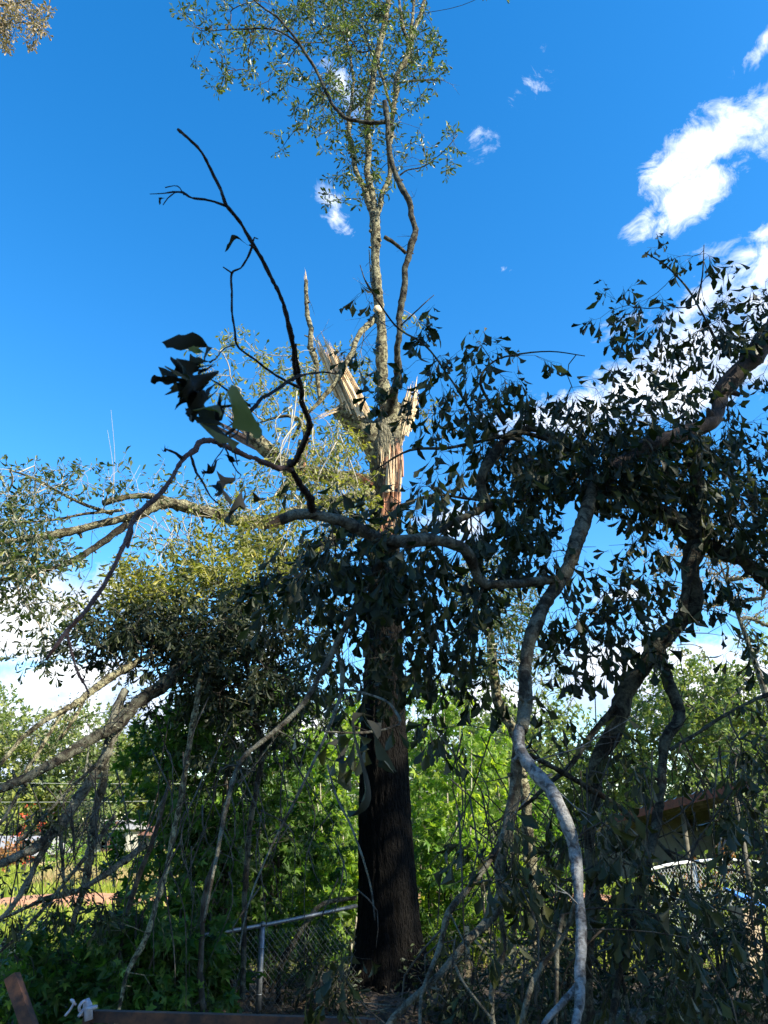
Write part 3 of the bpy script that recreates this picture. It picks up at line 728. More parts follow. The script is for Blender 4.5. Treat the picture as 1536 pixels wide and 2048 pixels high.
# ------------------------------------------------------------------ limb torn down to the left, sunlit
fl = thing('fallen_limb', 'lichen-covered limb torn down to the left of the trunk, reaching the left edge in sunlight', 'fallen limb', tuple(P(440, 1040, 8.8)), None)
sk = []
limb([[(745, 985, TY - .3, 24), (640, 1010, 9.6, 26), (540, 1040, 9.2, 28), (470, 1040, 9, 26), (420, 1030, 8.8, 24), (370, 1016, 8.8, 24), (325, 1008, 8.7, 22), (280, 1025, 8.6, 20), (220, 1042, 8.5, 18), (150, 1062, 8.4, 18), (80, 1075, 8.3, 15), (0, 1085, 8.2, 12), (-90, 1100, 8.1, 8)]], BK_lich, 'branch', fl, 14, sk)
limb([[(300, 1020, 8.7, 18), (255, 1045, 8.6, 16), (220, 1068, 8.5, 15), (190, 1090, 8.5, 14), (150, 1118, 8.4, 14), (110, 1135, 8.3, 13), (50, 1150, 8.2, 10), (-30, 1165, 8.1, 7)]], BK_dark, 'branch', fl, 12, sk)
limb([[(360, 1015, 8.8, 18), (320, 998, 8.8, 17), (280, 994, 8.8, 15), (240, 998, 8.7, 13), (206, 1006, 8.7, 13)],
      [(225, 1028, 8.5, 9), (170, 1010, 8.4, 8), (120, 985, 8.3, 6), (70, 958, 8.2, 5), (20, 940, 8.2, 3)],
      [(245, 1020, 8.5, 7), (170, 1028, 8.4, 7), (100, 1040, 8.3, 6), (20, 1045, 8.2, 5)]], BK_lich, 'branch', fl, 10, sk)
twig = Acc(); leaf = Acc()
regs = [(30, 1010, 75, 75, 60, 7.8, 9), (50, 1100, 90, 55, 90, 7.6, 8.8), (30, 1170, 70, 30, 30, 7.8, 8.6), (110, 960, 70, 30, 14, 8, 8.8), (210, 960, 70, 25, 10, 8.2, 8.8), (-60, 1050, 80, 150, 60, 7.8, 9),
        (60, 1225, 90, 30, 24, 7.8, 8.6), (110, 1290, 60, 35, 16, 7.8, 8.4), (150, 1215, 50, 35, 10, 8, 8.6), (340, 970, 60, 25, 8, 8.4, 9), (60, 1310, 40, 15, 5, 7.8, 8.3), (420, 1000, 60, 30, 16, 8.6, 9.4)]
nd = region_nodes(regs, rs); dr = grow(nd, sk, twig, rs, .003, maxr=.014)
sprigs(nd, dr, twig, leaf, OAKS, rs, 3, 5, .10, .3, .18, .35, .8, .3, .0018)
for i in range(26):   # bare pale shoots
    p = P(rs.uniform(230, 420), rs.uniform(1010, 1060), 8.6); q = P(rs.uniform(200, 480), rs.uniform(1060, 1190), rs.uniform(8, 9))
    sp_, rr_ = spline([p, (p + q) / 2 + rs.normal(0, .12, 3), q], [.006, .005, .002], .15); tube(twig, sp_, rr_, 4)
for (x, y) in [(222, 820), (215, 860), (280, 930)]:
    sp_, rr_ = spline([P(225, 1010, 8.6), P((x + 225) / 2 + 6, (y + 1010) / 2, 8.6), P(x, y, 8.6)], [.004, .003, .0015], .15); tube(twig, sp_, rr_, 4)
twig.build('twigs', BK_twigpale, fl); leaf.build('foliage', LM_live, fl); lichen(sk, LM_lich, fl, .05, 1500, rs)

# mass of wilting foliage below it: a second limb whose crown rests at the left
f2 = thing('fallen_limb', 'massive broken crown slumped low left of the trunk, yellow-green on top and black beneath', 'fallen limb', tuple(P(430, 1280, 8.5)))
sk = []
limb([[(700, 1060, 9.6, 20), (600, 1120, 9.2, 24), (520, 1190, 8.8, 30), (440, 1270, 8.3, 36), (380, 1315, 8, 34), (330, 1360, 7.7, 31), (270, 1410, 7.4, 27), (200, 1470, 7.1, 25), (140, 1505, 6.9, 25), (80, 1540, 6.7, 23), (20, 1565, 6.5, 23), (-60, 1600, 6.3, 20)]], BK_dark, 'branch', f2, 16, sk)
limb([[(300, 1310, 7.7, 18), (235, 1345, 7.5, 17), (190, 1375, 7.3, 16), (150, 1405, 7.2, 15), (95, 1435, 7, 12), (45, 1475, 6.9, 10), (0, 1530, 6.8, 9)],
      [(140, 1410, 7.2, 10), (110, 1450, 7.1, 9), (80, 1500, 7, 8), (40, 1560, 6.9, 6)], [(175, 1385, 7.3, 7), (150, 1430, 7.2, 7), (120, 1480, 7.2, 6)]], BK_lich, 'branch', f2, 12, sk, .08, .08)
limb([[(250, 1380, 7.5, 18), (225, 1430, 7.4, 22), (215, 1500, 7.4, 24), (190, 1560, 7.3, 22), (150, 1610, 7.2, 22), (120, 1650, 7, 24), (80, 1690, 6.9, 24), (20, 1720, 6.7, 18), (-40, 1745, 6.6, 14)],
      [(105, 1670, 7, 16), (75, 1720, 6.9, 16), (45, 1780, 6.8, 14), (10, 1830, 6.7, 11), (-30, 1860, 6.6, 9)],
      [(215, 1480, 7.4, 20), (205, 1560, 7.5, 20), (195, 1620, 7.6, 18), (180, 1700, 7.6, 18), (165, 1780, 7.6, 18), (140, 1870, 7.6, 14)]], BK_grey, 'branch', f2, 12, sk, .08, .08)
limb([[(290, 1690, 8, 14), (230, 1735, 7.7, 14), (160, 1775, 7.5, 13), (90, 1800, 7.3, 10), (10, 1835, 7, 7)],
      [(120, 1660, 7, 8), (125, 1720, 7, 7), (130, 1790, 7, 5)], [(230, 1630, 7.6, 9), (150, 1740, 7.4, 8), (60, 1850, 7, 7), (-20, 1920, 6.8, 6)],
      [(250, 1440, 7.4, 12), (200, 1520, 7.2, 9), (120, 1600, 7, 7), (30, 1690, 6.8, 5)], [(60, 1545, 6.8, 12), (30, 1600, 6.7, 9), (0, 1650, 6.6, 7)]], BK_grey, 'branch', f2, 10, sk, .08, .08)
lichen(sk, LM_lich, f2, .06, 4200, rs, .022)
twig = Acc(); leaf = Acc(); leafd = Acc()
for i in range(34):
    x = rs.uniform(-20, 240); y = 1560 + rs.uniform(0, 160) - x * .2
    p = P(x, y, 7); q = P(x + rs.uniform(-70, 60), y + rs.uniform(60, 260), 6.9)
    if q[2] > .05:
        sp_, rr_ = spline([p, (p + q) / 2 + rs.normal(0, .06, 3), q], [.006, .005, .002], .12); tube(twig, sp_, rr_, 4)
regs_top = [(450, 1080, 120, 55, 60, 8.2, 9.2), (330, 1150, 110, 36, 60, 8, 9), (400, 1170, 120, 35, 90, 7.8, 9), (280, 1195, 70, 28, 50, 7.8, 8.6), (480, 1140, 90, 40, 60, 8, 9.2), (520, 1090, 70, 40, 30, 8.4, 9.4), (200, 1225, 45, 20, 8, 7.6, 8.2), (340, 1100, 90, 25, 16, 8, 8.8), (250, 1160, 60, 18, 9, 7.8, 8.4)]
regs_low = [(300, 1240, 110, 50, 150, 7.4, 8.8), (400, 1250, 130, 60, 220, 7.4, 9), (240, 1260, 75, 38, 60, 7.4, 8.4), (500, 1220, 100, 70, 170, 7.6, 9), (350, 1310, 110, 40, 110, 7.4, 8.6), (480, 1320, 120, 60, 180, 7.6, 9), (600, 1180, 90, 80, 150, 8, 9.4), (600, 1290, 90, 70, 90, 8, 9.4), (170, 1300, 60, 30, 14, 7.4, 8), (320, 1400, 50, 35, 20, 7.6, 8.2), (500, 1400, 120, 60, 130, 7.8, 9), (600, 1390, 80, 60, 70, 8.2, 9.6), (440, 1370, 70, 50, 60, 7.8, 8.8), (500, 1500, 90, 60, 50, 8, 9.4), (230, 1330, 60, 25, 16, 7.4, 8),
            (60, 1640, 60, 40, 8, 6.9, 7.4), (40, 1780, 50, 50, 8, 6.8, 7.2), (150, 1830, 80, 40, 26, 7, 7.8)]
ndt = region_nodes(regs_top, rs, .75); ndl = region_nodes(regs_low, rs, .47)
nd = np.concatenate([ndt, ndl]); 
for i in range(64):   # fine shoots hanging and crossing in the thicket
    x = rs.uniform(200, 720); y = rs.uniform(1380, 1800); Yq = rs.uniform(6.5, 8.5)
    p = P(x, y, Yq); q = P(x + rs.normal(-20, 60), y + rs.uniform(80, 330), Yq - .2)
    if q[2] > .05:
        sp_, rr_ = spline([p, (p + q) / 2 + rs.normal(0, .12, 3), q], [.007, .005, .002], .12); tube(twig, sp_, rr_, 4)
dr = grow(nd, sk, twig, rs, .0025, maxr=.02)
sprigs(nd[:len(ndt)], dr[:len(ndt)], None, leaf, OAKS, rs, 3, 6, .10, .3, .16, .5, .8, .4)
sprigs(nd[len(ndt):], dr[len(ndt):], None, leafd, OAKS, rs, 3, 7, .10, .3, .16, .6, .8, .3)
twig.build('twigs', BK_twig, f2); leaf.build('foliage', LM_sunlit, f2); leafd.build('foliage', LM_oak, f2)

# ------------------------------------------------------------------ the big fallen limb in front, right half of the picture
f3 = thing('fallen_limb', 'near fallen oak limb arching across the trunk with drooping dark leaves filling the right side', 'fallen limb', tuple(P(1160, 2000, 3.8)))
sk = []
limb([[(560, 1040, 3.7, 24), (600, 1026, 3.7, 28), (660, 1036, 3.7, 29), (720, 1058, 3.75, 29), (765, 1072, 3.8, 29), (810, 1078, 3.8, 30), (870, 1072, 3.9, 28), (915, 1088, 4, 27), (945, 1120, 4.1, 26), (975, 1165, 4.2, 24), (1030, 1170, 4.3, 22), (1085, 1165, 4.4, 21), (1125, 1158, 4.5, 20)]], BK_grey, 'branch', f3, 18, sk, .04, .04, .03)
a = Acc(); shards(a, P(590, 1030, 3.7), P(532, 1052, 3.7), .06, 18, rs); a.build('torn_wood', WD_red, f3, smooth=False)
limb([[(1195, 960, 4.8, 30), (1185, 1000, 4.7, 28), (1168, 1050, 4.6, 30), (1150, 1105, 4.5, 32), (1125, 1155, 4.5, 30), (1092, 1205, 4.4, 28), (1065, 1262, 4.3, 30), (1052, 1330, 4.3, 28), (1050, 1400, 4.2, 27), (1043, 1460, 4.1, 27)]], BK_grey, 'branch', f3, 18, sk, .04, .05, .03)
limb([[(1040, 1450, 4.1, 22), (1040, 1485, 4.1, 24), (1065, 1530, 4, 26), (1108, 1578, 3.9, 28), (1135, 1640, 3.8, 27), (1150, 1700, 3.8, 26), (1158, 1770, 3.7, 26), (1162, 1850, 3.6, 26), (1165, 1930, 3.5, 25), (1166, 2000, 3.4, 24), (1155, 2070, 3.3, 22), (1140, 2250, 3.1, 20), (1120, 2500, 2.9, 16)],
      [(1166, 1960, 3.5, 16), (1120, 2010, 3.4, 13), (1080, 2060, 3.3, 12), (1030, 2200, 3.2, 9)]], BK_pale, 'branch', f3, 16, sk, .04, .05, .03)
limb([[(1035, 1480, 4.1, 22), (1025, 1560, 4.2, 22), (1012, 1640, 4.2, 21), (1000, 1720, 4.2, 22), (1000, 1790, 4.1, 22), (975, 1840, 4, 20), (945, 1870, 3.9, 17), (900, 1920, 3.8, 17), (850, 1975, 3.7, 16), (790, 2045, 3.6, 15), (720, 2150, 3.4, 12)],
      [(1030, 1540, 4.15, 15), (1015, 1620, 4.1, 15), (990, 1700, 4, 14), (940, 1770, 3.9, 15), (895, 1820, 3.8, 14), (880, 1880, 3.8, 12), (862, 1930, 3.7, 11), (842, 1990, 3.6, 9), (840, 2100, 3.5, 7)],
      [(905, 1920, 3.8, 7), (930, 1970, 3.7, 7), (985, 2040, 3.6, 6)], [(975, 1720, 4, 6), (1030, 1790, 3.9, 7), (1080, 1840, 3.8, 7), (1140, 1880, 3.7, 6)],
      [(1000, 1800, 4.1, 10), (1010, 1900, 4, 11), (985, 1990, 3.9, 11), (990, 2080, 3.8, 10)], [(1125, 1830, 3.9, 9), (1112, 1900, 3.8, 9), (1110, 2000, 3.7, 9), (1110, 2100, 3.6, 9)],
      [(1155, 1780, 3.7, 10), (1130, 1870, 3.7, 9), (1085, 1930, 3.7, 12), (1060, 1980, 3.6, 13), (1040, 2060, 3.6, 12)]], BK_grey, 'branch', f3, 12, sk, .05, .06, .04)
limb([[(800, 1078, 3.85, 20), (775, 1110, 3.9, 16), (745, 1150, 3.95, 15), (712, 1220, 3.9, 14), (680, 1275, 3.9, 14), (645, 1340, 3.8, 12), (600, 1410, 3.7, 12), (540, 1470, 3.6, 11), (480, 1530, 3.5, 11), (450, 1620, 3.4, 10), (430, 1730, 3.3, 8), (408, 1845, 3.2, 6)],
      [(668, 1292, 3.9, 9), (683, 1330, 3.9, 9), (684, 1380, 3.8, 9), (668, 1430, 3.7, 8), (650, 1470, 3.6, 7), (620, 1540, 3.5, 7), (580, 1620, 3.4, 6), (540, 1700, 3.3, 5), (500, 1800, 3.2, 4), (478, 1900, 3.1, 3)],
      [(688, 1380, 3.8, 6), (720, 1385, 3.6, 6), (765, 1400, 3.4, 6), (792, 1425, 3.2, 6), (798, 1448, 3.1, 6), (770, 1458, 3.1, 5), (720, 1466, 3, 5), (650, 1463, 2.9, 4)],
      [(655, 1530, 3.6, 4), (672, 1590, 3.5, 5), (700, 1650, 3.4, 5), (725, 1720, 3.3, 5), (742, 1780, 3.3, 4), (750, 1840, 3.2, 3)],
      [(480, 1530, 3.5, 5), (460, 1532, 3.5, 4), (440, 1540, 3.5, 3)]], BK_grey, 'branch', f3, 10, sk, .04, .06, .03)
# dark heavy part, far right
limb([[(1640, 560, 5.4, 40), (1540, 665, 5.3, 38), (1490, 730, 5.2, 38), (1445, 790, 5.2, 36), (1420, 840, 5.1, 34), (1350, 875, 5.0, 32), (1290, 890, 4.9, 30), (1240, 930, 4.9, 28), (1200, 965, 4.8, 28)]], BK_bare, 'branch', f3, 16, sk, .04, .08, .04)
limb([[(1165, 975, 4.8, 26), (1230, 990, 4.9, 30), (1290, 1008, 5, 32), (1350, 1040, 5.1, 34), (1400, 1075, 5.2, 38), (1450, 1105, 5.2, 36), (1510, 1145, 5.3, 34), (1600, 1200, 5.4, 34), (1750, 1290, 5.5, 36)]], BK_dark, 'branch', f3, 16, sk, .04, .06, .04)
limb([[(1385, 900, 5.1, 30), (1390, 980, 5.2, 36), (1398, 1060, 5.2, 40), (1390, 1130, 5.2, 40), (1380, 1200, 5.2, 40), (1345, 1265, 5.1, 38), (1300, 1325, 5.1, 36), (1255, 1400, 5, 36), (1220, 1470, 5, 33), (1190, 1525, 5, 32), (1188, 1600, 5, 28), (1185, 1700, 5, 26), (1180, 1800, 5, 26), (1185, 1900, 5, 24), (1180, 2010, 5, 24), (1180, 2150, 4.9, 20)],
      [(1395, 1085, 5.1, 22), (1375, 1160, 5.0, 20), (1362, 1240, 5.0, 16)]], BK_dark, 'branch', f3, 16, sk, .04, .07, .04)
limb([[(1320, 1300, 5.1, 20), (1335, 1360, 5.0, 22), (1352, 1420, 4.9, 24), (1340, 1470, 4.8, 24), (1328, 1530, 4.8, 20), (1315, 1600, 4.7, 22), (1298, 1680, 4.6, 20), (1290, 1760, 4.5, 17), (1270, 1840, 4.4, 16), (1243, 1920, 4.3, 16), (1235, 1980, 4.2, 15), (1225, 2060, 4.1, 14), (1210, 2250, 4, 10)],
      [(1242, 1395, 5, 13), (1215, 1435, 4.9, 13), (1180, 1475, 4.8, 13), (1140, 1530, 4.6, 11), (1100, 1565, 4.5, 10), (1050, 1610, 4.4, 7), (980, 1650, 4.3, 4)],
      [(1060, 1510, 4.1, 14), (1110, 1535, 4.3, 12), (1160, 1570, 4.5, 12), (1220, 1600, 4.7, 10), (1290, 1660, 4.7, 8), (1350, 1720, 4.6, 7)],
      [(1590, 1370, 5, 8), (1530, 1392, 4.9, 8), (1470, 1420, 4.8, 8), (1400, 1465, 4.8, 8), (1340, 1500, 4.8, 9)],
      [(1240, 1930, 4.3, 8), (1250, 2000, 4.2, 8), (1260, 2080, 4.1, 7)]], BK_dark, 'branch', f3, 12, sk, .05, .07, .04)
# thin whip shoots against the sky
limb([[(1440, 700, 5.2, 6), (1400, 620, 5.1, 5), (1370, 570, 5.1, 5), (1330, 530, 5, 4), (1290, 505, 5, 3)], [(1395, 600, 5.1, 4), (1405, 550, 5, 3), (1408, 490, 5, 2)],
      [(1010, 850, 4.7, 8), (960, 770, 4.6, 6), (985, 725, 4.6, 4), (1030, 710, 4.5, 4), (1100, 703, 4.5, 3), (1170, 712, 4.5, 2)],
      [(1040, 880, 4.7, 9), (970, 860, 4.6, 7), (900, 760, 4.5, 5), (850, 690, 4.4, 5), (790, 650, 4.4, 4), (730, 560, 4.4, 3)],
      [(1200, 970, 4.8, 16), (1130, 900, 4.8, 14), (1050, 870, 4.7, 11), (980, 880, 4.6, 9), (900, 895, 4.5, 7), (820, 900, 4.4, 5), (750, 940, 4.4, 3)],
      [(1050, 1000, 4.6, 5), (960, 1000, 4.5, 6), (870, 990, 4.4, 6), (800, 1010, 4.2, 4)], [(980, 1020, 4.6, 20), (960, 960, 4.6, 24), (1000, 900, 4.7, 24), (1060, 860, 4.8, 16), (1120, 880, 4.8, 14)],
      [(860, 1072, 3.95, 12), (920, 1040, 4.2, 14), (980, 1010, 4.5, 18)]], BK_dark, 'branch', f3, 8, sk, .05, .05, .05)

twig = Acc(); leaf = Acc(); leafb = Acc()
regs = [  # centre x,y, half widths, nodes, depth
    (960, 760, 95, 65, 34, 4.3, 5), (900, 840, 75, 80, 40, 4.3, 5), (850, 720, 55, 60, 18, 4.2, 4.8), (1040, 830, 95, 55, 60, 4.4, 5.2), (1010, 900, 100, 55, 70, 4.4, 5.2), (1170, 870, 120, 55, 90, 4.5, 5.4),
    (1180, 930, 160, 55, 190, 4.5, 5.6), (1300, 890, 130, 70, 130, 4.6, 5.6), (1280, 960, 150, 50, 130, 4.6, 5.6), (1400, 900, 110, 80, 110, 4.8, 6), (1480, 900, 80, 110, 110, 4.8, 6), (1400, 1000, 130, 55, 110, 4.8, 5.8), (1500, 1050, 70, 70, 80, 4.8, 5.8),
    (1340, 640, 110, 50, 50, 4.9, 5.5), (1300, 590, 60, 30, 12, 4.9, 5.4), (1460, 610, 85, 60, 70, 5, 5.8), (1480, 700, 70, 60, 50, 5, 5.8), (1330, 720, 90, 40, 30, 4.9, 5.5), (1240, 660, 40, 30, 14, 4.8, 5.3), (1250, 790, 90, 40, 30, 4.8, 5.4), (1390, 780, 60, 40, 20, 4.9, 5.3), (1140, 790, 60, 25, 8, 4.6, 5),
    (1320, 505, 45, 18, 7, 4.9, 5.2), (1385, 515, 30, 12, 3, 4.9, 5.2), (1040, 712, 90, 14, 6, 4.5, 4.8), (960, 690, 50, 25, 6, 4.4, 4.8), (720, 600, 26, 22, 3, 4.3, 4.5), (720, 690, 30, 30, 5, 4.3, 4.5), (860, 650, 30, 25, 6, 4.3, 4.6), (760, 780, 30, 40, 8, 4.3, 4.6), (840, 790, 30, 30, 6, 4.3, 4.7),
    (1060, 1000, 100, 60, 90, 4.4, 5.3), (960, 1060, 80, 60, 70, 4.1, 5), (1050, 1090, 60, 50, 40, 4.3, 5), (1290, 1080, 60, 50, 30, 4.8, 5.4), (1310, 1160, 50, 80, 30, 4.8, 5.4), (1220, 1210, 60, 60, 30, 4.5, 5.2), (1180, 1280, 70, 80, 44, 4.5, 5.2), (1110, 1130, 50, 60, 8, 4.4, 4.9), (1130, 1230, 45, 50, 22, 4.4, 5), (1130, 1350, 40, 50, 10, 4.4, 5), (1270, 1240, 60, 60, 24, 4.7, 5.2), (1250, 1310, 50, 40, 14, 4.7, 5.2),
    (1440, 1220, 55, 55, 18, 5, 5.5), (1470, 1140, 70, 40, 24, 5, 5.5), (1500, 1300, 50, 40, 8, 5, 5.5), (1200, 1140, 40, 30, 5, 4.6, 5),
    (700, 1090, 120, 55, 80, 3.6, 4.4), (640, 1160, 110, 55, 70, 3.7, 4.6), (820, 1130, 110, 55, 80, 3.7, 4.6), (900, 1170, 90, 50, 50, 3.9, 4.8), (800, 1000, 90, 50, 34, 3.9, 4.8), (700, 1000, 80, 40, 20, 3.9, 4.6), (760, 1210, 100, 60, 60, 3.9, 5), (880, 960, 60, 50, 16, 4.1, 4.8),
    (870, 1250, 60, 60, 32, 4.2, 5.2), (940, 1270, 60, 60, 30, 4.2, 5.2), (850, 1340, 60, 60, 26, 4.2, 5.2), (960, 1340, 50, 50, 16, 4.2, 5), (870, 1430, 50, 50, 14, 4.1, 4.9), (760, 1380, 60, 60, 16, 3.9, 4.9), (780, 1310, 80, 50, 30, 4, 5), (690, 1290, 70, 60, 30, 4.2, 5.2)]
nd = np.concatenate([region_nodes(regs[:-16], rs, .32), region_nodes(regs[-16:], rs, .32)]); dr = grow(nd, sk, twig, rs, .0016, maxr=.011, sag=.03)
sprigs(nd, dr, twig, leaf, OAK, rs, 3, 4, .110, .36, .15, .95, .65, .15, .0011, .012)
for i in range(110):   # bare shoots of the limb crossing low down
    x = rs.uniform(880, 1540); y = rs.uniform(1450, 1900); Yq = rs.uniform(3.6, 5.2)
    p = P(x, y, Yq); q = P(x + rs.normal(0, 70), y + rs.uniform(60, 300), Yq + rs.normal(0, .2))
    if q[2] > .05:
        sp_, rr_ = spline([p, (p + q) / 2 + rs.normal(0, .06, 3), q], [.005, .004, .0015], .1); tube(twig, sp_, rr_, 4)
# larger, paler leaves hanging low and close by
regs = [(1180, 1600, 70, 60, 22, 3.8, 4.6), (1210, 1660, 60, 50, 16, 3.8, 4.6), (1050, 1700, 60, 60, 20, 3.8, 4.4), (1030, 1790, 70, 60, 22, 3.6, 4.2), (1290, 1720, 80, 60, 20, 3.9, 4.6), (1340, 1800, 90, 50, 18, 3.6, 4.4), (1400, 1860, 60, 30, 7, 3.1, 3.6), (1180, 1750, 60, 50, 12, 3.9, 4.6), (940, 1660, 60, 60, 8, 3.6, 4.2), (1250, 1830, 90, 60, 20, 3.8, 4.6),
        (940, 1900, 50, 40, 7, 3.6, 4), (740, 1930, 50, 40, 6, 3.6, 4.4), (690, 1960, 40, 40, 4, 3.6, 4.4), (1480, 1440, 60, 80, 20, 4.4, 5.2), (1500, 1560, 60, 90, 44, 4, 5.2), (1330, 1545, 50, 25, 8, 4.4, 4.9), (1120, 1450, 40, 30, 7, 4.2, 4.7), (1240, 1460, 40, 30, 6, 4.6, 5), (1260, 1530, 60, 40, 12, 4.5, 5), (1500, 1700, 60, 70, 26, 4.2, 5),
        (690, 1460, 40, 30, 5, 2.8, 3.4), (1010, 1990, 60, 40, 7, 3.6, 4.4), (1290, 1960, 120, 50, 22, 4.2, 5)]
nd = region_nodes(regs, rs, .34); dr = grow(nd, sk, twig, rs, .002, maxr=.012, sag=.03)
sprigs(nd, dr, twig, leafb, OAK, rs, 3, 4, .10, .38, .13, 1.0, .6, .1, .0012, .012)
twig.build('twigs', BK_twig, f3); leaf.build('foliage', LM_oak, f3); leafb.build('foliage', LM_dark, f3)

# ---- the bare whip shoot of that limb that curls up towards the camera (same limb: a part)
limb([[(628, 1025, 3.7, 18), (615, 990, 3.5, 15), (590, 955, 3.3, 14), (580, 935, 3.2, 16), (600, 902, 3, 13), (617, 860, 2.8, 13), (606, 810, 2.6, 12), (594, 745, 2.45, 12), (585, 680, 2.3, 11), (565, 605, 2.2, 10), (540, 550, 2.15, 9), (512, 500, 2.1, 9), (480, 445, 2.05, 8), (452, 405, 2, 8), (430, 355, 2, 7), (405, 308, 1.95, 6), (378, 280, 1.9, 6), (356, 259, 1.9, 7)]], BK_near, 'near_shoot', f3, 10, None, .06, .09, .012)
limb([[(452, 412, 2, 6), (420, 402, 2, 5), (385, 396, 1.95, 5), (368, 385, 1.95, 5), (350, 384, 1.95, 5), (326, 387, 1.9, 3), (300, 388, 1.9, 1.5)], [(368, 390, 1.95, 3), (355, 372, 1.95, 2.5), (330, 375, 1.95, 2)], [(350, 385, 1.95, 3), (336, 396, 1.93, 3), (326, 410, 1.93, 2)],
      [(505, 490, 2.1, 5), (497, 512, 2.1, 5), (483, 535, 2.1, 4), (464, 547, 2.08, 5), (464, 590, 2.08, 5), (466, 640, 2.1, 5), (470, 675, 2.1, 6), (480, 697, 2.15, 5), (510, 720, 2.2, 5), (545, 745, 2.3, 5), (580, 765, 2.4, 6), (598, 775, 2.45, 7)],
      [(464, 547, 2.08, 4), (455, 540, 2.05, 3), (446, 534, 2.05, 2.5)], [(470, 690, 2.12, 4), (452, 695, 2, 3), (438, 710, 1.8, 3), (420, 725, 1.6, 4)],
      [(505, 488, 2.1, 4), (509, 475, 2.1, 3), (516, 478, 2.1, 2)], [(598, 745, 2.4, 9), (594, 715, 2.35, 6), (592, 688, 2.3, 4)],
      [(600, 750, 2.4, 8), (570, 770, 2.2, 8), (530, 795, 2.0, 8), (500, 825, 1.9, 8), (478, 850, 1.8, 8), (440, 878, 1.9, 6)],
      [(500, 812, 1.95, 5), (470, 790, 1.8, 5), (440, 770, 1.65, 4), (415, 755, 1.5, 4)], [(496, 820, 1.95, 4), (484, 800, 1.8, 4), (460, 803, 1.7, 4)],
      [(512, 496, 2.1, 3), (500, 490, 2.05, 4)],
      [(600, 752, 2.4, 6), (640, 745, 2.6, 4), (680, 748, 2.8, 2)]], BK_near, 'near_shoot', f3, 8, None, .06, .1, .012)
limb([[(582, 938, 3.2, 13), (540, 930, 3.0, 12), (500, 914, 2.8, 12), (455, 893, 2.6, 12), (415, 880, 2.4, 13), (385, 900, 2.3, 12), (365, 918, 2.25, 12), (345, 955, 2.2, 11), (315, 995, 2.15, 11), (285, 1020, 2.1, 11), (264, 1040, 2.1, 12), (252, 1080, 2.05, 11), (225, 1140, 2, 11), (190, 1195, 1.95, 11), (155, 1240, 1.9, 10), (132, 1265, 1.9, 10), (112, 1292, 1.85, 8), (92, 1320, 1.85, 6)],
      [(133, 1264, 1.9, 7), (145, 1310, 1.88, 6), (158, 1350, 1.86, 6), (170, 1370, 1.86, 5), (178, 1388, 1.86, 4)], [(168, 1362, 1.86, 3), (178, 1361, 1.86, 2)],
      [(262, 1042, 2.1, 6), (265, 1060, 2.1, 6), (255, 1095, 2.05, 6)]], BK_rednear, 'near_shoot', f3, 10, None, .06, .09, .012)
limb([[(365, 918, 2.25, 8), (350, 906, 2.2, 6), (330, 898, 2.15, 4)], [(380, 905, 2.3, 6), (392, 940, 2.3, 6), (405, 960, 2.25, 6), (420, 990, 2.2, 4), (440, 1010, 2.1, 3)], [(430, 885, 2.4, 7), (470, 870, 2.2, 4), (480, 850, 2, 3)],
      [(455, 875, 2.2, 3), (445, 900, 2.1, 3), (430, 920, 2.05, 3), (418, 945, 2, 3)], [(458, 870, 2.2, 3), (468, 900, 2.2, 3), (475, 930, 2.1, 3)]], BK_near, 'near_shoot', f3, 8, None, .06, .1, .012)
# big silhouetted leaves near the lens
def near_leaf(acc, bx, by, tx, ty, Yb, Yt, roll, wid, curl, fold):
    a_ = P(bx, by, Yb); b_ = P(tx, ty, Yt); d = b_ - a_; L = np.linalg.norm(d)
    wid *= .74; fold *= 1.5
    rows = [(0, .01), (.12, .018), (.25, .04), (.38, .10), (.5, .17), (.6, .25), (.68, .34), (.73, .36), (.77, .27), (.82, .17), (.87, .16), (.91, .19), (.95, .11), (.98, .05), (1.0, .005)]
    tv, tf = oak_template(curl, fold, rows=rows, wid=wid)
    tv = tv.copy(); tv[:, 2] += .05 * np.sin(tv[:, 1] * 9 + bx) * (1 + np.abs(tv[:, 0]) * 4); tv[:, 0] *= 1 + .22 * np.sin(tv[:, 1] * 17 + by); tv[:, 0] += .10 * np.sin(tv[:, 1] * 3.2 + bx) * tv[:, 1]; tv[:, 2] += .16 * np.sin(tv[:, 1] * 4 + tv[:, 0] * 9 + by)
    y = unit(d); view = unit(a_ - np.array([0, 0, CAMZ])); x = unit(np.cross(y, view)); z = np.cross(x, y)
    x2 = x * math.cos(roll) + z * math.sin(roll); z2 = np.cross(x2, y)
    acc.add(tv @ np.stack([x2, y, z2]) * L + a_, [tf])
a = Acc()
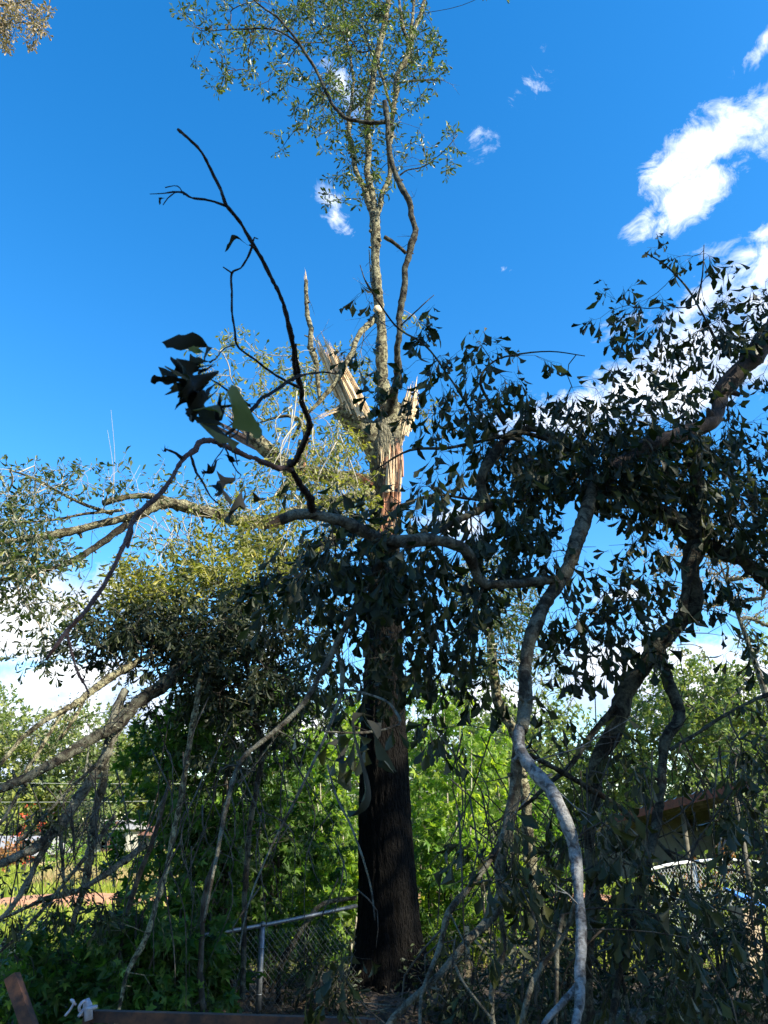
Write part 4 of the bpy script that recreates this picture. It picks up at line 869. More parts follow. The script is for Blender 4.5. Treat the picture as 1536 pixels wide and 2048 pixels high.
for q in [(425, 722, 372, 664, 1.5, 1.55, 1.0, .7, .3, .4), (425, 725, 352, 718, 1.5, 1.45, .5, .8, .2, .5), (422, 728, 358, 745, 1.5, 1.4, .3, .9, .2, .5), (420, 745, 305, 762, 1.5, 1.45, .6, .7, .1, .6), (418, 750, 322, 790, 1.5, 1.4, .2, .95, .3, .4),
          (415, 755, 330, 812, 1.5, 1.42, -.3, .9, .3, .5), (430, 745, 360, 800, 1.48, 1.4, .1, 1.1, .2, .4), (420, 770, 352, 825, 1.5, 1.4, .4, .8, .4, .6), (425, 785, 385, 868, 1.5, 1.42, .5, .9, .3, .6), (478, 806, 388, 778, 1.7, 1.5, .9, .6, .3, .5),
          (470, 803, 400, 855, 1.65, 1.45, .7, .7, .3, .8), (478, 812, 476, 872, 1.7, 1.6, .5, .9, .2, .7), (500, 490, 448, 488, 2.1, 2.05, 1.2, .5, .1, 1.2), (484, 812, 492, 860, 1.7, 1.65, -.4, .8, .2, .9),
          (336, 396, 316, 406, 1.93, 1.93, .9, .7, .1, .8), (452, 925, 398, 935, 2, 1.95, 1.0, .7, .2, .6), (480, 945, 400, 970, 2, 1.9, .9, .6, .3, .6), (482, 955, 418, 995, 2, 1.9, .6, .6, .3, .7), (478, 965, 468, 1048, 2, 1.95, 1.1, .5, .1, .8), (484, 960, 478, 1020, 2, 1.9, .4, .6, .2, .8), (485, 990, 530, 1000, 2, 2.05, 1.1, .6, .2, .7),
          (340, 900, 322, 896, 2.15, 2.1, 1, .6, .1, .8), (440, 915, 480, 915, 2, 2.05, 1.2, .6, .1, .8), (800, 1446, 700, 1496, 2.9, 2.6, 1.0, .55, .3, .4), (790, 1452, 632, 1520, 2.8, 2.4, 1.1, .5, .3, .4), (700, 1470, 690, 1540, 2.9, 2.8, .4, .6, .2, .6), (660, 1466, 655, 1510, 2.9, 2.8, .8, .7, .3, .6)]:
    near_leaf(a, *q)
rsn = np.random.default_rng(21)
for i in range(16):
    x, y = rsn.uniform(400, 428), rsn.uniform(725, 790); an = rsn.uniform(2.3, 4.2); l = rsn.uniform(50, 90)
    near_leaf(a, x, y, x + math.cos(an) * l, y + abs(math.sin(an)) * l * .7 - 12, 1.5, 1.5 + rsn.uniform(-.08, .05), rsn.uniform(-1.2, 1.2), rsn.uniform(.7, 1.1), .4, .6)
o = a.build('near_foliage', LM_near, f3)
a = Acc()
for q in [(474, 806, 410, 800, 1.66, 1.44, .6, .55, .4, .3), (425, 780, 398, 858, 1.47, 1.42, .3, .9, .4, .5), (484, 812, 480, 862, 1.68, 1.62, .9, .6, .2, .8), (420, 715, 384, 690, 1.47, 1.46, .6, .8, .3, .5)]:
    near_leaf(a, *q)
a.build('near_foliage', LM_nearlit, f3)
limb([[(442, 880, 2.35, 4), (470, 935, 2.1, 3), (482, 950, 2, 3)], [(478, 850, 2, 3), (479, 830, 1.9, 3), (478, 806, 1.7, 3)], [(800, 1446, 3.1, 3), (801, 1452, 2.9, 2)]], BK_near, 'near_shoot', f3, 6, None, .05, .1, .02)

# ------------------------------------------------------------------ young sweetgum trees
def sapling(px, Yc, topy, spread_px, label, mat, group, nn=60, leafn=6, size=.13, dens=1.0, lean=0, nst=3, cat='sapling', low=.25, tm=STAR):
    rs = np.random.default_rng(int(px * 7 + Yc * 31)); nn = int(nn * (.7 if mat is not LM_gum and mat is not LM_gum2 else .8))
    base = P(px, 1800, Yc); base[2] = 0
    o = thing('sweetgum_sapling', label, cat, tuple(base), group)
    top = P(px + lean, topy, Yc); H = top[2]; st = Acc(); sk = []
    rad = W(px, 1600, Yc, spread_px)
    for k in range(nst):
        off = rs.normal(0, rad * .25, 2); tp = base + np.array([off[0] + (top[0] - base[0]), off[1], H * rs.uniform(.8, 1)])
        b0 = base + np.array([off[0] * .3, off[1] * .3, -.05])
        md = (b0 + tp) / 2 + rs.normal(0, .08, 3)
        pp, rr = spline([b0, md, tp], [.024, .016, .005], .15); tube(st, pp, rr, 7, True, .05, .06); sk.append(pp)
    st.build('stem', BK_twig if mat is not LM_gum else BK_twigpale, o)
    zz = H * (low + (1 - low) * rs.uniform(0, 1, nn) ** .9)
    prof = np.sin(np.clip((zz / H - low + .12) / (1.12 - low), 0, 1) * np.pi) ** .6
    an = rs.uniform(0, 2 * np.pi, nn); rr = rad * prof * np.sqrt(rs.uniform(0.05, 1, nn)) * (1 + .3 * np.sin(an * 3 + px))
    nd = np.stack([base[0] + (top[0] - base[0]) * zz / H + rr * np.cos(an), base[1] + rr * np.sin(an) * .9, zz], 1)
    tw = Acc(); lf = Acc(); dr = grow(nd, sk, tw, rs, .002, maxr=.01)
    sprigs(nd, dr, tw, lf, tm, rs, 3, leafn, size, .3, .25, .45, .8, .7, .0016, .03)
    tw.build('twigs', BK_twig, o); lf.build('foliage', mat, o)
    return o
LM_gum2 = leafmat('gum_leaf_deep', [(.05, .11, .018), (.08, .17, .025), (.12, .22, .035), (.2, .28, .05)], (.1, .16, .05), .4, .42, transcol=(1.8, 1.9, .6))
G1 = 'sunlit sweetgum saplings behind the trunk'
for q in [(640, 13.5, 1480, 90, 'yellow-green sapling seen left of the dark trunk in full sun', 90), (690, 15, 1400, 80, 'taller sunlit sapling half hidden behind the left edge of the trunk', 80),
          (850, 14, 1340, 80, 'bright green sapling touching the right edge of the trunk', 100), (910, 13.2, 1370, 85, 'tallest bright green sapling right of the trunk against a white cloud', 120),
          (985, 14.2, 1470, 90, 'broad bright sapling beside the forked grey hanging branch', 120), (920, 16, 1540, 110, 'low sunlit sapling deep behind the bright ones right of the trunk', 90),
          (1060, 15, 1560, 80, 'small sunlit sapling behind the pale curving branch', 60), (590, 14.5, 1540, 100, 'low yellow-green sapling behind the steel fence post', 130), (460, 14.5, 1600, 110, 'low yellow-green sapling glowing through the middle of the thicket', 110), (880, 12.6, 1640, 70, 'short leafy sapling at the right foot of the trunk', 80), (650, 12.8, 1680, 80, 'short leafy sapling at the left foot of the trunk', 90), (760, 13.5, 1700, 90, 'low bright sapling directly behind the trunk foot', 80), (700, 12.4, 1760, 50, 'knee-high bright sapling left of the root flare', 70), (960, 12.5, 1700, 80, 'low bright sapling between the trunk foot and the grey branches', 90), (540, 13, 1700, 80, 'low bright sapling behind the fence rail', 80)]:
    sapling(q[0], q[1], q[2], q[3], q[4], LM_gum2 if q[0] in (920, 1060, 880, 850) else LM_gum, G1, q[5], 6, .17, low=.08)
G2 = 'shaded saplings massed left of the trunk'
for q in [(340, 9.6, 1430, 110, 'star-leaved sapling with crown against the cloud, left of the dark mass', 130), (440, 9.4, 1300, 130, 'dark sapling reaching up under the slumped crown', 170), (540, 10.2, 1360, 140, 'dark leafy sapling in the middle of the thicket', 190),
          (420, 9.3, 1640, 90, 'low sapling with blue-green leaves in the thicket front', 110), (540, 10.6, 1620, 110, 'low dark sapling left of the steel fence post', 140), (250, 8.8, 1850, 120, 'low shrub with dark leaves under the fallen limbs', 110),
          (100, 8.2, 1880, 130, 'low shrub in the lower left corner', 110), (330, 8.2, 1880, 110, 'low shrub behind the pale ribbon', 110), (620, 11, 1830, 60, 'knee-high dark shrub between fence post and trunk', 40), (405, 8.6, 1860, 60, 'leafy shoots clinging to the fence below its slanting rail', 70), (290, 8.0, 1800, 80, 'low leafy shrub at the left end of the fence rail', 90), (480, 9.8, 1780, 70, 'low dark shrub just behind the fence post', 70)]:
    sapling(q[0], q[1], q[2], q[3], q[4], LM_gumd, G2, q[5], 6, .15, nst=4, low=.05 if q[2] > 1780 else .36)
G3 = 'shaded shrubs in the lower right thicket'
for q in [(1010, 11.5, 1650, 80, 'dark shrub right of the trunk behind the grey branches', 90), (1130, 9, 1700, 110, 'dark shrub behind the pale curving branch', 110), (1250, 8.5, 1760, 120, 'dark shrub under the tin shed', 120), (1400, 8, 1800, 120, 'dark shrub below the blue-topped box', 110), (1510, 7.5, 1760, 110, 'dark shrub at the lower right edge', 90), (1080, 7.5, 1880, 90, 'low shrub at the right foot of the trunk', 70), (910, 9.2, 1900, 70, 'ankle-high green growth at the right edge of the root flare', 60), (640, 9.2, 1930, 60, 'ankle-high green growth in front of the fence end by the root flare', 50), (1330, 6.5, 1940, 140, 'low tangled shrub in front of the log', 90)]:
    sapling(q[0], q[1], q[2], q[3], q[4], LM_oak, G3, q[5], 6, .10, nst=4, low=.02, cat='shrub', tm=OAKS)

# bare stems of the thicket, left
G4 = 'bare leaning stems in the left thicket'
for (lab, mt, pth) in [('lichen-speckled stem rising left of the thicket centre', BK_lich, [(405, 1330, 7.6, 11), (392, 1420, 7.6, 12), (372, 1530, 7.6, 12), (352, 1640, 7.6, 13), (335, 1720, 7.5, 13), (310, 1820, 7.4, 12), (280, 1890, 7.3, 12), (255, 1945, 7.2, 10), (230, 2060, 7.1, 10)]),
                       ('smooth brown stem leaning behind the lichen stem', BK_twig, [(340, 1560, 8, 8), (310, 1660, 8, 10), (275, 1760, 8, 11), (245, 1870, 8, 12), (228, 1960, 7.9, 12), (220, 2050, 7.8, 12)]),
                       ('brown stem standing right of the lichen stem', BK_twig, [(440, 1700, 8, 10), (422, 1750, 8, 11), (406, 1830, 8, 11), (402, 1920, 8, 12), (408, 2040, 8, 12)]),
                       ('dark stem bending into the slumped crown', BK_dark, [(480, 1180, 8.2, 10), (475, 1250, 8.2, 12), (500, 1350, 8.2, 12), (520, 1500, 8.3, 12), (500, 1650, 8.3, 12), (490, 1800, 8.3, 12), (485, 2000, 8.3, 12)]),
                       ('curved dark stem arching from the trunk foot over the fence', BK_dark, [(712, 1796, 9.9, 9), (670, 1800, 9.8, 10), (640, 1812, 9.7, 11), (615, 1845, 9.6, 12), (590, 1885, 9.6, 12), (565, 1930, 9.6, 12), (555, 2010, 9.6, 13)])]:
    a = Acc(); pp, rr = branch(a, pth, sides=10, jit=.07, knots=.07, step=.05)
    o = a.build('bare_stem', mt); tag(o, lab, 'stem', G4)

# pale trunk with leaves standing behind the near limb, right of the oak
bt = thing('oak_tree', 'slim lichen-grey oak bole behind the hanging branches right of the trunk', 'tree', tuple(np.array([P(1040, 1500, 11)[0], 11, 0])))
a = Acc(); sk = []
branch(a, [(1075, 2010, 11, 26), (1070, 1800, 11, 26), (1050, 1600, 11, 24), (1030, 1470, 11, 24), (1000, 1420, 11, 22), (988, 1370, 11, 20), (982, 1300, 11, 18), (975, 1240, 11, 14), (965, 1180, 11, 10), (955, 1120, 11, 6)], sides=12, skel=sk)
a.build('trunk', BK_lich, bt)
tw = Acc(); lf = Acc(); rs = np.random.default_rng(61)
nd = region_nodes([(970, 1240, 60, 80, 60, 10.4, 11.6), (960, 1150, 60, 50, 34, 10.4, 11.6), (1030, 1220, 60, 60, 34, 10.4, 11.4), (1080, 1320, 40, 60, 14, 10.6, 11.4), (1010, 1330, 50, 50, 26, 10.4, 11.4), (930, 1340, 50, 60, 26, 10.4, 11.4)], rs)
dr = grow(nd, sk, tw, rs, .003, maxr=.012); sprigs(nd, dr, tw, lf, OAKS, rs, 3, 6, .11, .3, .2, .6, .8, .3, .002)
tw.build('twigs', BK_twigpale, bt); lf.build('crown', LM_live, bt)

# ------------------------------------------------------------------ trees in full: background, and the unseen row added to shade the yard
def full_tree(x, y, h, cr, label, mat, seed, nn=160, lpn=26, lsize=.2, r0=.2, cb=.25, group=None, bark=None, name='broadleaf_tree', squash=1.0, trunk_lean=0, tm=DIAM, cat='tree', L=.5):
    rs = np.random.default_rng(seed)
    o = thing(name, label, cat, (x, y, 0), group)
    a = Acc(); sk = []
    top = np.array([x + trunk_lean, y, h * .82])
    pp, rr = spline([np.array([x, y, -.1]), np.array([x + trunk_lean * .3 + rs.normal(0, .1), y, h * .35]), top], [r0 * 1.2, r0 * .75, r0 * .2], .5)
    tube(a, pp, rr, 10, True, .05, .05); sk.append(pp[len(pp) // 4:])
    a.build('trunk', bark or BK_grey, o)
    lobes = [(rs.normal(0, cr * .45), rs.normal(0, cr * .45), h * rs.uniform(cb + .15, .85), cr * rs.uniform(.38, .62)) for _ in range(11)]
    lobes.append((trunk_lean, 0, h * .86, cr * .42))
    nd = []
    for _ in range(nn):
        lx, ly, lz, lr = lobes[rs.integers(len(lobes))]
        d = rand_dirs(1, rs)[0] * lr * rs.uniform(.55, 1) ; nd.append([x + lx + d[0], y + ly + d[1], max(h * cb * .6, min(h, lz + d[2] * squash))])
    nd = np.array(nd); tw = Acc(); lf = Acc(); dr = grow(nd, sk, tw, rs, .012, maxr=r0 * .4, sides=5)
    sprigs(nd, dr, None, lf, tm, rs, 3, lpn // 3, lsize, .3, L, .2, 1.0, .6)
    tw.build('limbs', bark or BK_grey, o); lf.build('crown', mat, o)
    return o
def bx(px, Y): return P(px, 1690, Y)[0]
GF = 'tree line beyond the field'
k = 0
for (px, Y, h, cr, mt, lab, nn) in [
        (-60, 62, 12, 5.5, LM_far, 'leftmost far tree, cut by the left edge', 220), (30, 60, 9.6, 4, LM_far2, 'bright yellow-green far tree at the left edge', 220), (90, 66, 10.5, 4.5, LM_far, 'round green far tree behind the power lines', 220),
        (150, 58, 9.5, 4, LM_far, 'far tree with a pale bole seen between the fallen limbs', 200), (215, 64, 10, 4.5, LM_far2, 'pale yellowish far tree right of the pale bole', 220), (280, 68, 9.5, 4.5, LM_far, 'far tree showing at the thicket edge below the clouds', 200),
        (380, 66, 9, 5, LM_far, 'far tree glimpsed through the left thicket', 160), (500, 66, 9.5, 5, LM_far, 'far tree behind the thicket centre', 160), (620, 66, 9, 5, LM_far2, 'far tree seen over the yellow-green saplings', 180), (720, 60, 9, 5, LM_far, 'far tree directly behind the dark trunk', 160), (830, 60, 9, 5, LM_far, 'far tree behind the bright saplings', 160),
        (930, 58, 9, 4.5, LM_far, 'far tree between the trunk and the grey branches', 180), (1010, 50, 9, 4, LM_far, 'dull olive far tree under the cloud, left of the hanging branch', 200)]:
    k += 1; full_tree(bx(px, Y), Y, h, cr, lab, mt, 100 + k, nn, 30, .34, .22, .12, GF, squash=1, L=.7)
def woods():
    rs = np.random.default_rng(77); a = Acc(); n = 26000
    x = rs.uniform(-75, 75, n); y = rs.uniform(70, 80, n); zt = 4.6 + 1.3 * np.sin(x * .21) + .8 * np.sin(x * .57 + 2)
    z = zt * rs.uniform(0, 1, n) ** .8
    put_leaves(a, DIAM, np.stack([x, y - 2 * np.sin(z), z], 1), rand_dirs(n, rs), unit(rand_dirs(n, rs) + np.array([0, -.5, .6])), rs.uniform(.5, 1.0, n), rs)
    n = 9000; x = rs.uniform(4, 40, n); y = 40 + rs.uniform(-1.5, 2, n) + 2 * np.sin(x * .4); z = (2.4 + .7 * np.sin(x * .5)) * rs.uniform(0, 1, n)
    put_leaves(a, DIAM, np.stack([x, y, z], 1), rand_dirs(n, rs), unit(rand_dirs(n, rs) + np.array([0, -.5, .6])), rs.uniform(.3, .6, n), rs)
    structure(a.build('woodland_understory', LM_far), 'stuff')
woods()
GR = 'trees behind the tin shed'
for (px, Y, h, cr, mt, lab, nn) in [
        (1095, 34, 7.0, 2.6, LM_far, 'mid-distance tree with grey-green crown between the two big branches', 240), (1180, 36, 6.4, 2.6, LM_far2, 'smaller yellowish tree left of the tin shed', 200), (1270, 36, 6.0, 2.6, LM_far2, 'low yellow-green tree just above the shed roof', 200),
        (1370, 34, 8.4, 3.4, LM_far, 'largest rounded tree above the shed roof', 320), (1450, 32, 7.8, 3.2, LM_far2, 'rounded olive tree right of the largest one', 300), (1530, 30, 7.2, 3, LM_far, 'tree at the right edge behind the shed', 240), (1620, 28, 8.5, 3.4, LM_far, 'tree cut by the right edge behind the shed', 240), (1290, 44, 8.5, 3, LM_far, 'far taller tree peeping left of the rounded crown', 200)]:
    k += 1; full_tree(bx(px, Y), Y, h, cr, lab, mt, 100 + k, nn, 30, .2, .16, .08, GR, L=.45)
# thin golden tree at the right edge, in front of the clouds
g = full_tree(bx(1620, 20), 20, 10.3, 3.2, 'thin-leaved golden oak leaning in at the right edge above the shed', LM_corner, 191, 170, 18, .13, .14, .45, None, BK_grey, 'oak_tree', .8, -1.0, OAKS, L=.35)
full_tree(-14.5, 11.5, 19.5, 3.0, 'tall oak beyond the left edge whose brownish crown tip hangs into the top left corner', LM_corner, 192, 420, 24, .13, .3, .5, None, BK_grey, 'oak_tree', .9, .6, OAKS, L=.3)
# corner tip of that oak reaching into the frame
def corner():
    o = [q for q in bpy.data.objects if q.get('label', '').startswith('tall oak beyond')][0]
    rs = np.random.default_rng(5); tw = Acc(); lf = Acc(); sk = [spline([np.array([-14, 11.5, 14]), P(-200, -20, 10.6), P(-10, 10, 10.3), P(60, 10, 10.2), P(68, 60, 10.2)], [1, 1, 1, 1, 1], .2)[0]]
    pp, rr = spline([np.array([-14, 11.5, 14]), P(-200, -20, 10.6), P(-10, 10, 10.3), P(60, 5, 10.2), P(68, 62, 10.2)], [.06, .04, .025, .015, .006], .15); tube(tw, pp, rr, 6)
    nd = region_nodes([(20, 20, 55, 30, 44, 9.8, 10.6), (10, 65, 26, 26, 18, 9.8, 10.6), (75, 45, 22, 24, 16, 9.8, 10.5), (-60, 20, 60, 60, 60, 9.8, 11), (68, 80, 8, 8, 3, 10, 10.3)], rs)
    dr = grow(nd, sk, tw, rs, .003, maxr=.012); sprigs(nd, dr, tw, lf, OAKS, rs, 3, 6, .11, .3, .15, .3, .8, .4, .002)
    tw.build('limbs', BK_dark, o); lf.build('crown', LM_corner, o)
corner()
# unseen row of oaks behind the photographer's right shoulder, added to shade the yard
px_, py_ = math.cos(SUN_AZ) * -1, math.sin(SUN_AZ)       # across the sunlight
cx0, cy0 = 0 + 14 * math.sin(SUN_AZ), 6 + 14 * math.cos(SUN_AZ)
for i, tt in enumerate((-9.5, -5.5, -2.0, .9)):
    full_tree(cx0 + px_ * tt, cy0 + py_ * tt, 15.5, 4.4 if i < 3 else 3.3, ['spreading oak farthest behind the camera', 'spreading oak behind the camera, second from the back', 'spreading oak just right of the camera, outside the frame', 'oak right of the frame whose shade falls on the trunk'][i], LM_far, 300 + i, 480, 30, .34, .32, .06, 'oaks outside the frame shading the yard', L=.6)

# ------------------------------------------------------------------ fences
def chain(acc, A, B, h, cell=.06, r=.0016):
    A = np.array(A, float); B = np.array(B, float); L = np.linalg.norm(B - A); d = (B - A) / L
    n = int((L + h) / cell)
    for k in range(-int(h / cell), int(L / cell) + 1):
        s0 = k * cell
        for sg in (1, -1):
            x0, z0, x1, z1 = (s0, 0, s0 + h, h) if sg > 0 else (s0 + h, 0, s0, h)
            # clip to the panel
            def cl(xa, za, xb, zb, lim, hi):
                if (xa > lim) if hi else (xa < lim):
                    if abs(xb - xa) < 1e-6: return None
                    u = (lim - xa) / (xb - xa)
                    if u < 0 or u > 1: return None
                    return lim, za + (zb - za) * u
                return xa, za
            a0 = cl(x0, z0, x1, z1, 0, False); b0 = cl(x1, z1, x0, z0, 0, False)
            if a0 is None or b0 is None: continue
            a1 = cl(*a0, *b0, L, True); b1 = cl(*b0, *a0, L, True)
            if a1 is None or b1 is None: continue
            p0 = A + d * a1[0] + np.array([0, 0, a1[1]]); p1 = A + d * b1[0] + np.array([0, 0, b1[1]])
            off = np.cross(d, [0, 0, 1]) * .002 * sg
            tube(acc, np.array([p0 + off, p1 + off]), [r, r], 3, False)
fa = P(285, 1890, 8.1); fb = P(713, 1812, 10.0); dd = fb - fa
fe = thing('chain_link_fence', 'grey chain-link fence with slanting top rail left of the trunk', 'fence', (fa[0], fa[1], 0))
a = Acc(); pp, rr = spline([fa + np.array([-1.2, -.9, .0]) * 0 + fa * 0, (fa + fb) / 2 + np.array([0, 0, -.02]), fb], [.021, .021, .021], .2); tube(a, pp, rr, 12, True); a.build('top_rail', M_galv, fe)
a = Acc(); pt = P(525, 1852, 9.05); tube(a, [np.array([pt[0], pt[1], -.1]), np.array([pt[0], pt[1], pt[2] + .0])], [.03, .03], 12, True); 
tube(a, [np.array([pt[0], pt[1], pt[2]]), np.array([pt[0], pt[1], pt[2] + .03]), np.array([pt[0], pt[1], pt[2] + .045])], [.035, .03, .01], 12, True)
for zz in (.25, .5, .75): tube(a, [np.array([pt[0], pt[1], pt[2] * zz]), np.array([pt[0], pt[1], pt[2] * zz + .012])], [.035, .035], 12, True)
a.build('post', M_galv, fe)
a = Acc(); zt = min(fa[2], fb[2]) - .02
chain(a, (fa[0], fa[1], .03), (fb[0], fb[1], .03), zt, .07, .0022); a.build('mesh', M_wire, fe, smooth=False)
# right-hand white railed fence
fe = thing('chain_link_fence', 'white-railed chain-link fence curving behind the shed posts at right', 'fence', (P(1400, 1725, 13)[0], 13, 0))
rp = [P(1295, 1740, 12.2), P(1345, 1728, 12.6), P(1390, 1723, 13), P(1460, 1719, 13.4), P(1530, 1726, 13.6), P(1640, 1740, 13.8)]
a = Acc(); pp, rr = spline(rp, [.022] * 6, .2); tube(a, pp, rr, 10, True, 0, .03); a.build('top_rail', M_white, fe)
for q in (rp[2], rp[4]):
    a = Acc(); tube(a, [np.array([q[0], q[1] + .05, -.1]), np.array([q[0], q[1] + .05, q[2]])], [.03, .03], 10, True); a.build('post', M_white, fe)
a = Acc()
for u, w in zip(rp[:-1], rp[1:]): chain(a, (u[0], u[1] + .04, .05), (w[0], w[1] + .04, .05), min(u[2], w[2]) - .05, .085, .002)
a.build('mesh', M_white, fe, smooth=False)
# rusty rail low in front, with ribbon
ra = P(185, 2032, 5.2); rb = P(735, 2048, 5.2)
o = thing('rusty_rail', 'rusty square steel rail low across the bottom left', 'steel rail', tuple((ra[0], ra[1], 0)))
a = Acc(); mid = (ra + rb) / 2; L = np.linalg.norm(rb - ra); ang = math.atan2(rb[2] - ra[2], rb[0] - ra[0])
a.box(mid, (L, .05, .058), ry=-ang); a.build('bar', M_rust, o, smooth=False)
for q in (ra, rb):
    a = Acc(); a.box((q[0] - .02 if q is ra else q[0] + .02, q[1], q[2] / 2), (.05, .05, q[2] + .05)); a.build('leg', M_rust, o, smooth=False)
a = Acc(); c = P(183, 2014, 5.17)
tube(a, [P(178, 2040, 5.15), P(175, 2010, 5.15), P(172, 1998, 5.15)], [.024, .026, .018], 10, True)
tube(a, [P(184, 2012, 5.12), P(184, 2018, 5.12)], [.03, .03], 12, True)
tube(a, spline([P(165, 2030, 5.15), P(158, 2015, 5.1), P(168, 2002, 5.12), P(171, 2012, 5.15), P(157, 2033, 5.1)], [.006, .010, .012, .01, .004], .01)[0], .009 * np.ones(len(spline([P(165, 2030, 5.15), P(158, 2015, 5.1), P(168, 2002, 5.12), P(171, 2012, 5.15), P(157, 2033, 5.1)], [1] * 5, .01)[0])), 5, True)
sp_ = spline([P(152, 2010, 5.1), P(142, 2000, 5.1), P(148, 2004, 5.08), P(140, 2020, 5.1), P(130, 2032, 5.1)], [1] * 5, .01)[0]; tube(a, sp_, np.full(len(sp_), .007), 5, True)
o2 = a.build('ribbon_knot', M_ribbon); tag(o2, 'pale lilac ribbon knotted round the left end of the rusty rail', 'ribbon')
a = Acc(); p0 = P(24, 1952, 5.2); p1 = P(62, 2060, 5.15); p1 = p0 + (p1 - p0) * (p0[2] / (p0[2] - p1[2]))
pp = np.array([p0, p1]); ax = unit(p1 - p0); mid = (p0 + p1) / 2; L = np.linalg.norm(p1 - p0)
o = Acc(); s1 = unit(np.cross(ax, [0, 1, 0])) ; s2 = np.cross(ax, s1)
vv = []
for q in (p0, p1):
    for (u, w) in ((-1, -1), (1, -1), (1, 1), (-1, 1)): vv.append(q + s1 * u * .034 + s2 * w * .034)
o.add(vv, [np.array([[0, 1, 5, 4], [1, 2, 6, 5], [2, 3, 7, 6], [3, 0, 4, 7], [0, 3, 2, 1], [4, 5, 6, 7]])])
tag(o.build('rusty_post', M_rust, smooth=False), 'leaning rusty steel post in the bottom left corner', 'post')

# ------------------------------------------------------------------ tin shed at right
sh = thing('tin_shed', 'open tin-roofed shed with rust-red fascia and dark underside at right', 'shed', (P(1400, 1700, 14)[0], 14.5, 0))
A0 = P(1225, 1632, 15.5); A1 = P(1500, 1558, 12.0)          # front eave, rising to the right
bk0 = A0 + np.array([.5, 3.4, -.32]); bk1 = A1 + np.array([.5, 3.4, -.32])
def slab(acc, p, q, hgt, th, dirn):
    vv = []
    for s in (p, q):
        for (u, w) in ((0, 0), (1, 0), (1, 1), (0, 1)): vv.append(s + dirn * th * u + np.array([0, 0, -hgt * w]))
    acc.add(vv, [np.array([[0, 1, 5, 4], [1, 2, 6, 5], [2, 3, 7, 6], [3, 0, 4, 7], [0, 3, 2, 1], [4, 5, 6, 7]])])
a = Acc(); slab(a, A0, A1, .13, .04, unit(np.array([-.6, -.8, 0]))); a.build('fascia', M_rustred, sh, smooth=False)
# corrugated roof sheet
a = Acc(); nA, nB = 120, 2; v = []
for i in range(nA + 1):
    u = i / nA
    for j in range(nB + 1):
        w = j / nB; p = (A0 * (1 - u) + A1 * u) * (1 - w) + (bk0 * (1 - u) + bk1 * u) * w
        for s in (0, 1): v.append(p + np.array([0, 0, .02 * math.sin(u * nA * .8) + .02 - .008 * s]))
f = []
S = (nB + 1) * 2
for i in range(nA):
    for j in range(nB):
        for s in (0, 1):
            q = i * S + j * 2 + s; f.append((q, q + S, q + S + 2, q + 2) if s == 0 else (q, q + 2, q + S + 2, q + S))
a.add(v, [np.array(f)]); a.build('roof', M_tinroof, sh)
a = Acc()
for w in (.18, .42, .66, .9):
    p = A0 * (1 - w) + bk0 * w; q = A1 * (1 - w) + bk1 * w; slab(a, p + np.array([0, 0, -.02]), q + np.array([0, 0, -.02]), .12, .05, np.array([.6, .8, 0]))
a.build('rafters', M_wood, sh, smooth=False)
# hanging tin wall at the back, made of overlapping sheets
a = Acc()
for i in range(9):
    u0 = i / 9; u1 = (i + 1.02) / 9
    p = bk0 * (1 - u0) + bk1 * u0 + np.array([-.2, -.9, .0]) + np.array([0, .01 * (i % 2), 0]); q = bk0 * (1 - u1) + bk1 * u1 + np.array([-.2, -.9, .0]) + np.array([0, .01 * (i % 2), 0])
    slab(a, p, q, .95 - .2 * (i % 3 == 1), .02, np.array([.6, .8, 0]))
a.build('wall', M_tin, sh, smooth=False)
for u in (.16, .5, .86):
    p = A0 * (1 - u) + A1 * u; a = Acc(); tube(a, [np.array([p[0] + .2, p[1] + .2, -.1]), np.array([p[0] + .2, p[1] + .2, p[2] - .16])], [.04, .04], 10, True); a.build('post', M_wood, sh)
a = Acc()
p = P(1452, 1640, 13.2); sp_, rr_ = spline([P(1455, 1650, 13.2), P(1440, 1680, 13.2), P(1438, 1700, 13.2), P(1450, 1760, 13.2), np.array([P(1462, 1790, 13.2)[0], 13.2, -.1])], [.022, .018, .018, .018, .018], .1); tube(a, sp_, rr_, 8, True)
sp_, rr_ = spline([P(1460, 1645, 13.2), P(1455, 1675, 13.2), P(1441, 1697, 13.2)], [.018, .018, .018], .1); tube(a, sp_, rr_, 8, True)
a.build('bent_pipe', M_galv, sh)
# blue-topped box
c = P(1490, 1800, 11.5); o = thing('storage_box', 'tan box with a tilted blue lid showing through the leaves at right', 'box', (c[0], c[1], 0))
a = Acc(); a.box((c[0] - .05, c[1], c[2] / 2 - .05), (.26, .24, c[2] - .05), rz=.4); a.build('body', M_tan, o, smooth=False)
a = Acc(); a.box((c[0], c[1], c[2] + .03), (.42, .36, .03), rz=.5, ry=.25, rx=.35); a.build('lid', M_blue, o, smooth=False)
# lattice panel behind the branches
o = thing('lattice_panel', 'small tan wooden lattice panel low behind the branches right of the trunk', 'lattice', (P(1085, 1895, 9.6)[0], 9.6, 0))
a = Acc(); c = P(1085, 1895, 9.6)
for s in range(-6, 7):
    for sg in (1, -1):
        a.box((c[0] + s * .09, 9.6 + .012 * sg, .42), (.03, .01, .62), ry=sg * .75)
a.build('slats', M_lattice, o, smooth=False)
for s in (-1, 1):
    a = Acc(); a.box((c[0] + s * .82, 9.6, .36), (.05, .05, .8)); a.build('frame', M_lattice, o, smooth=False)
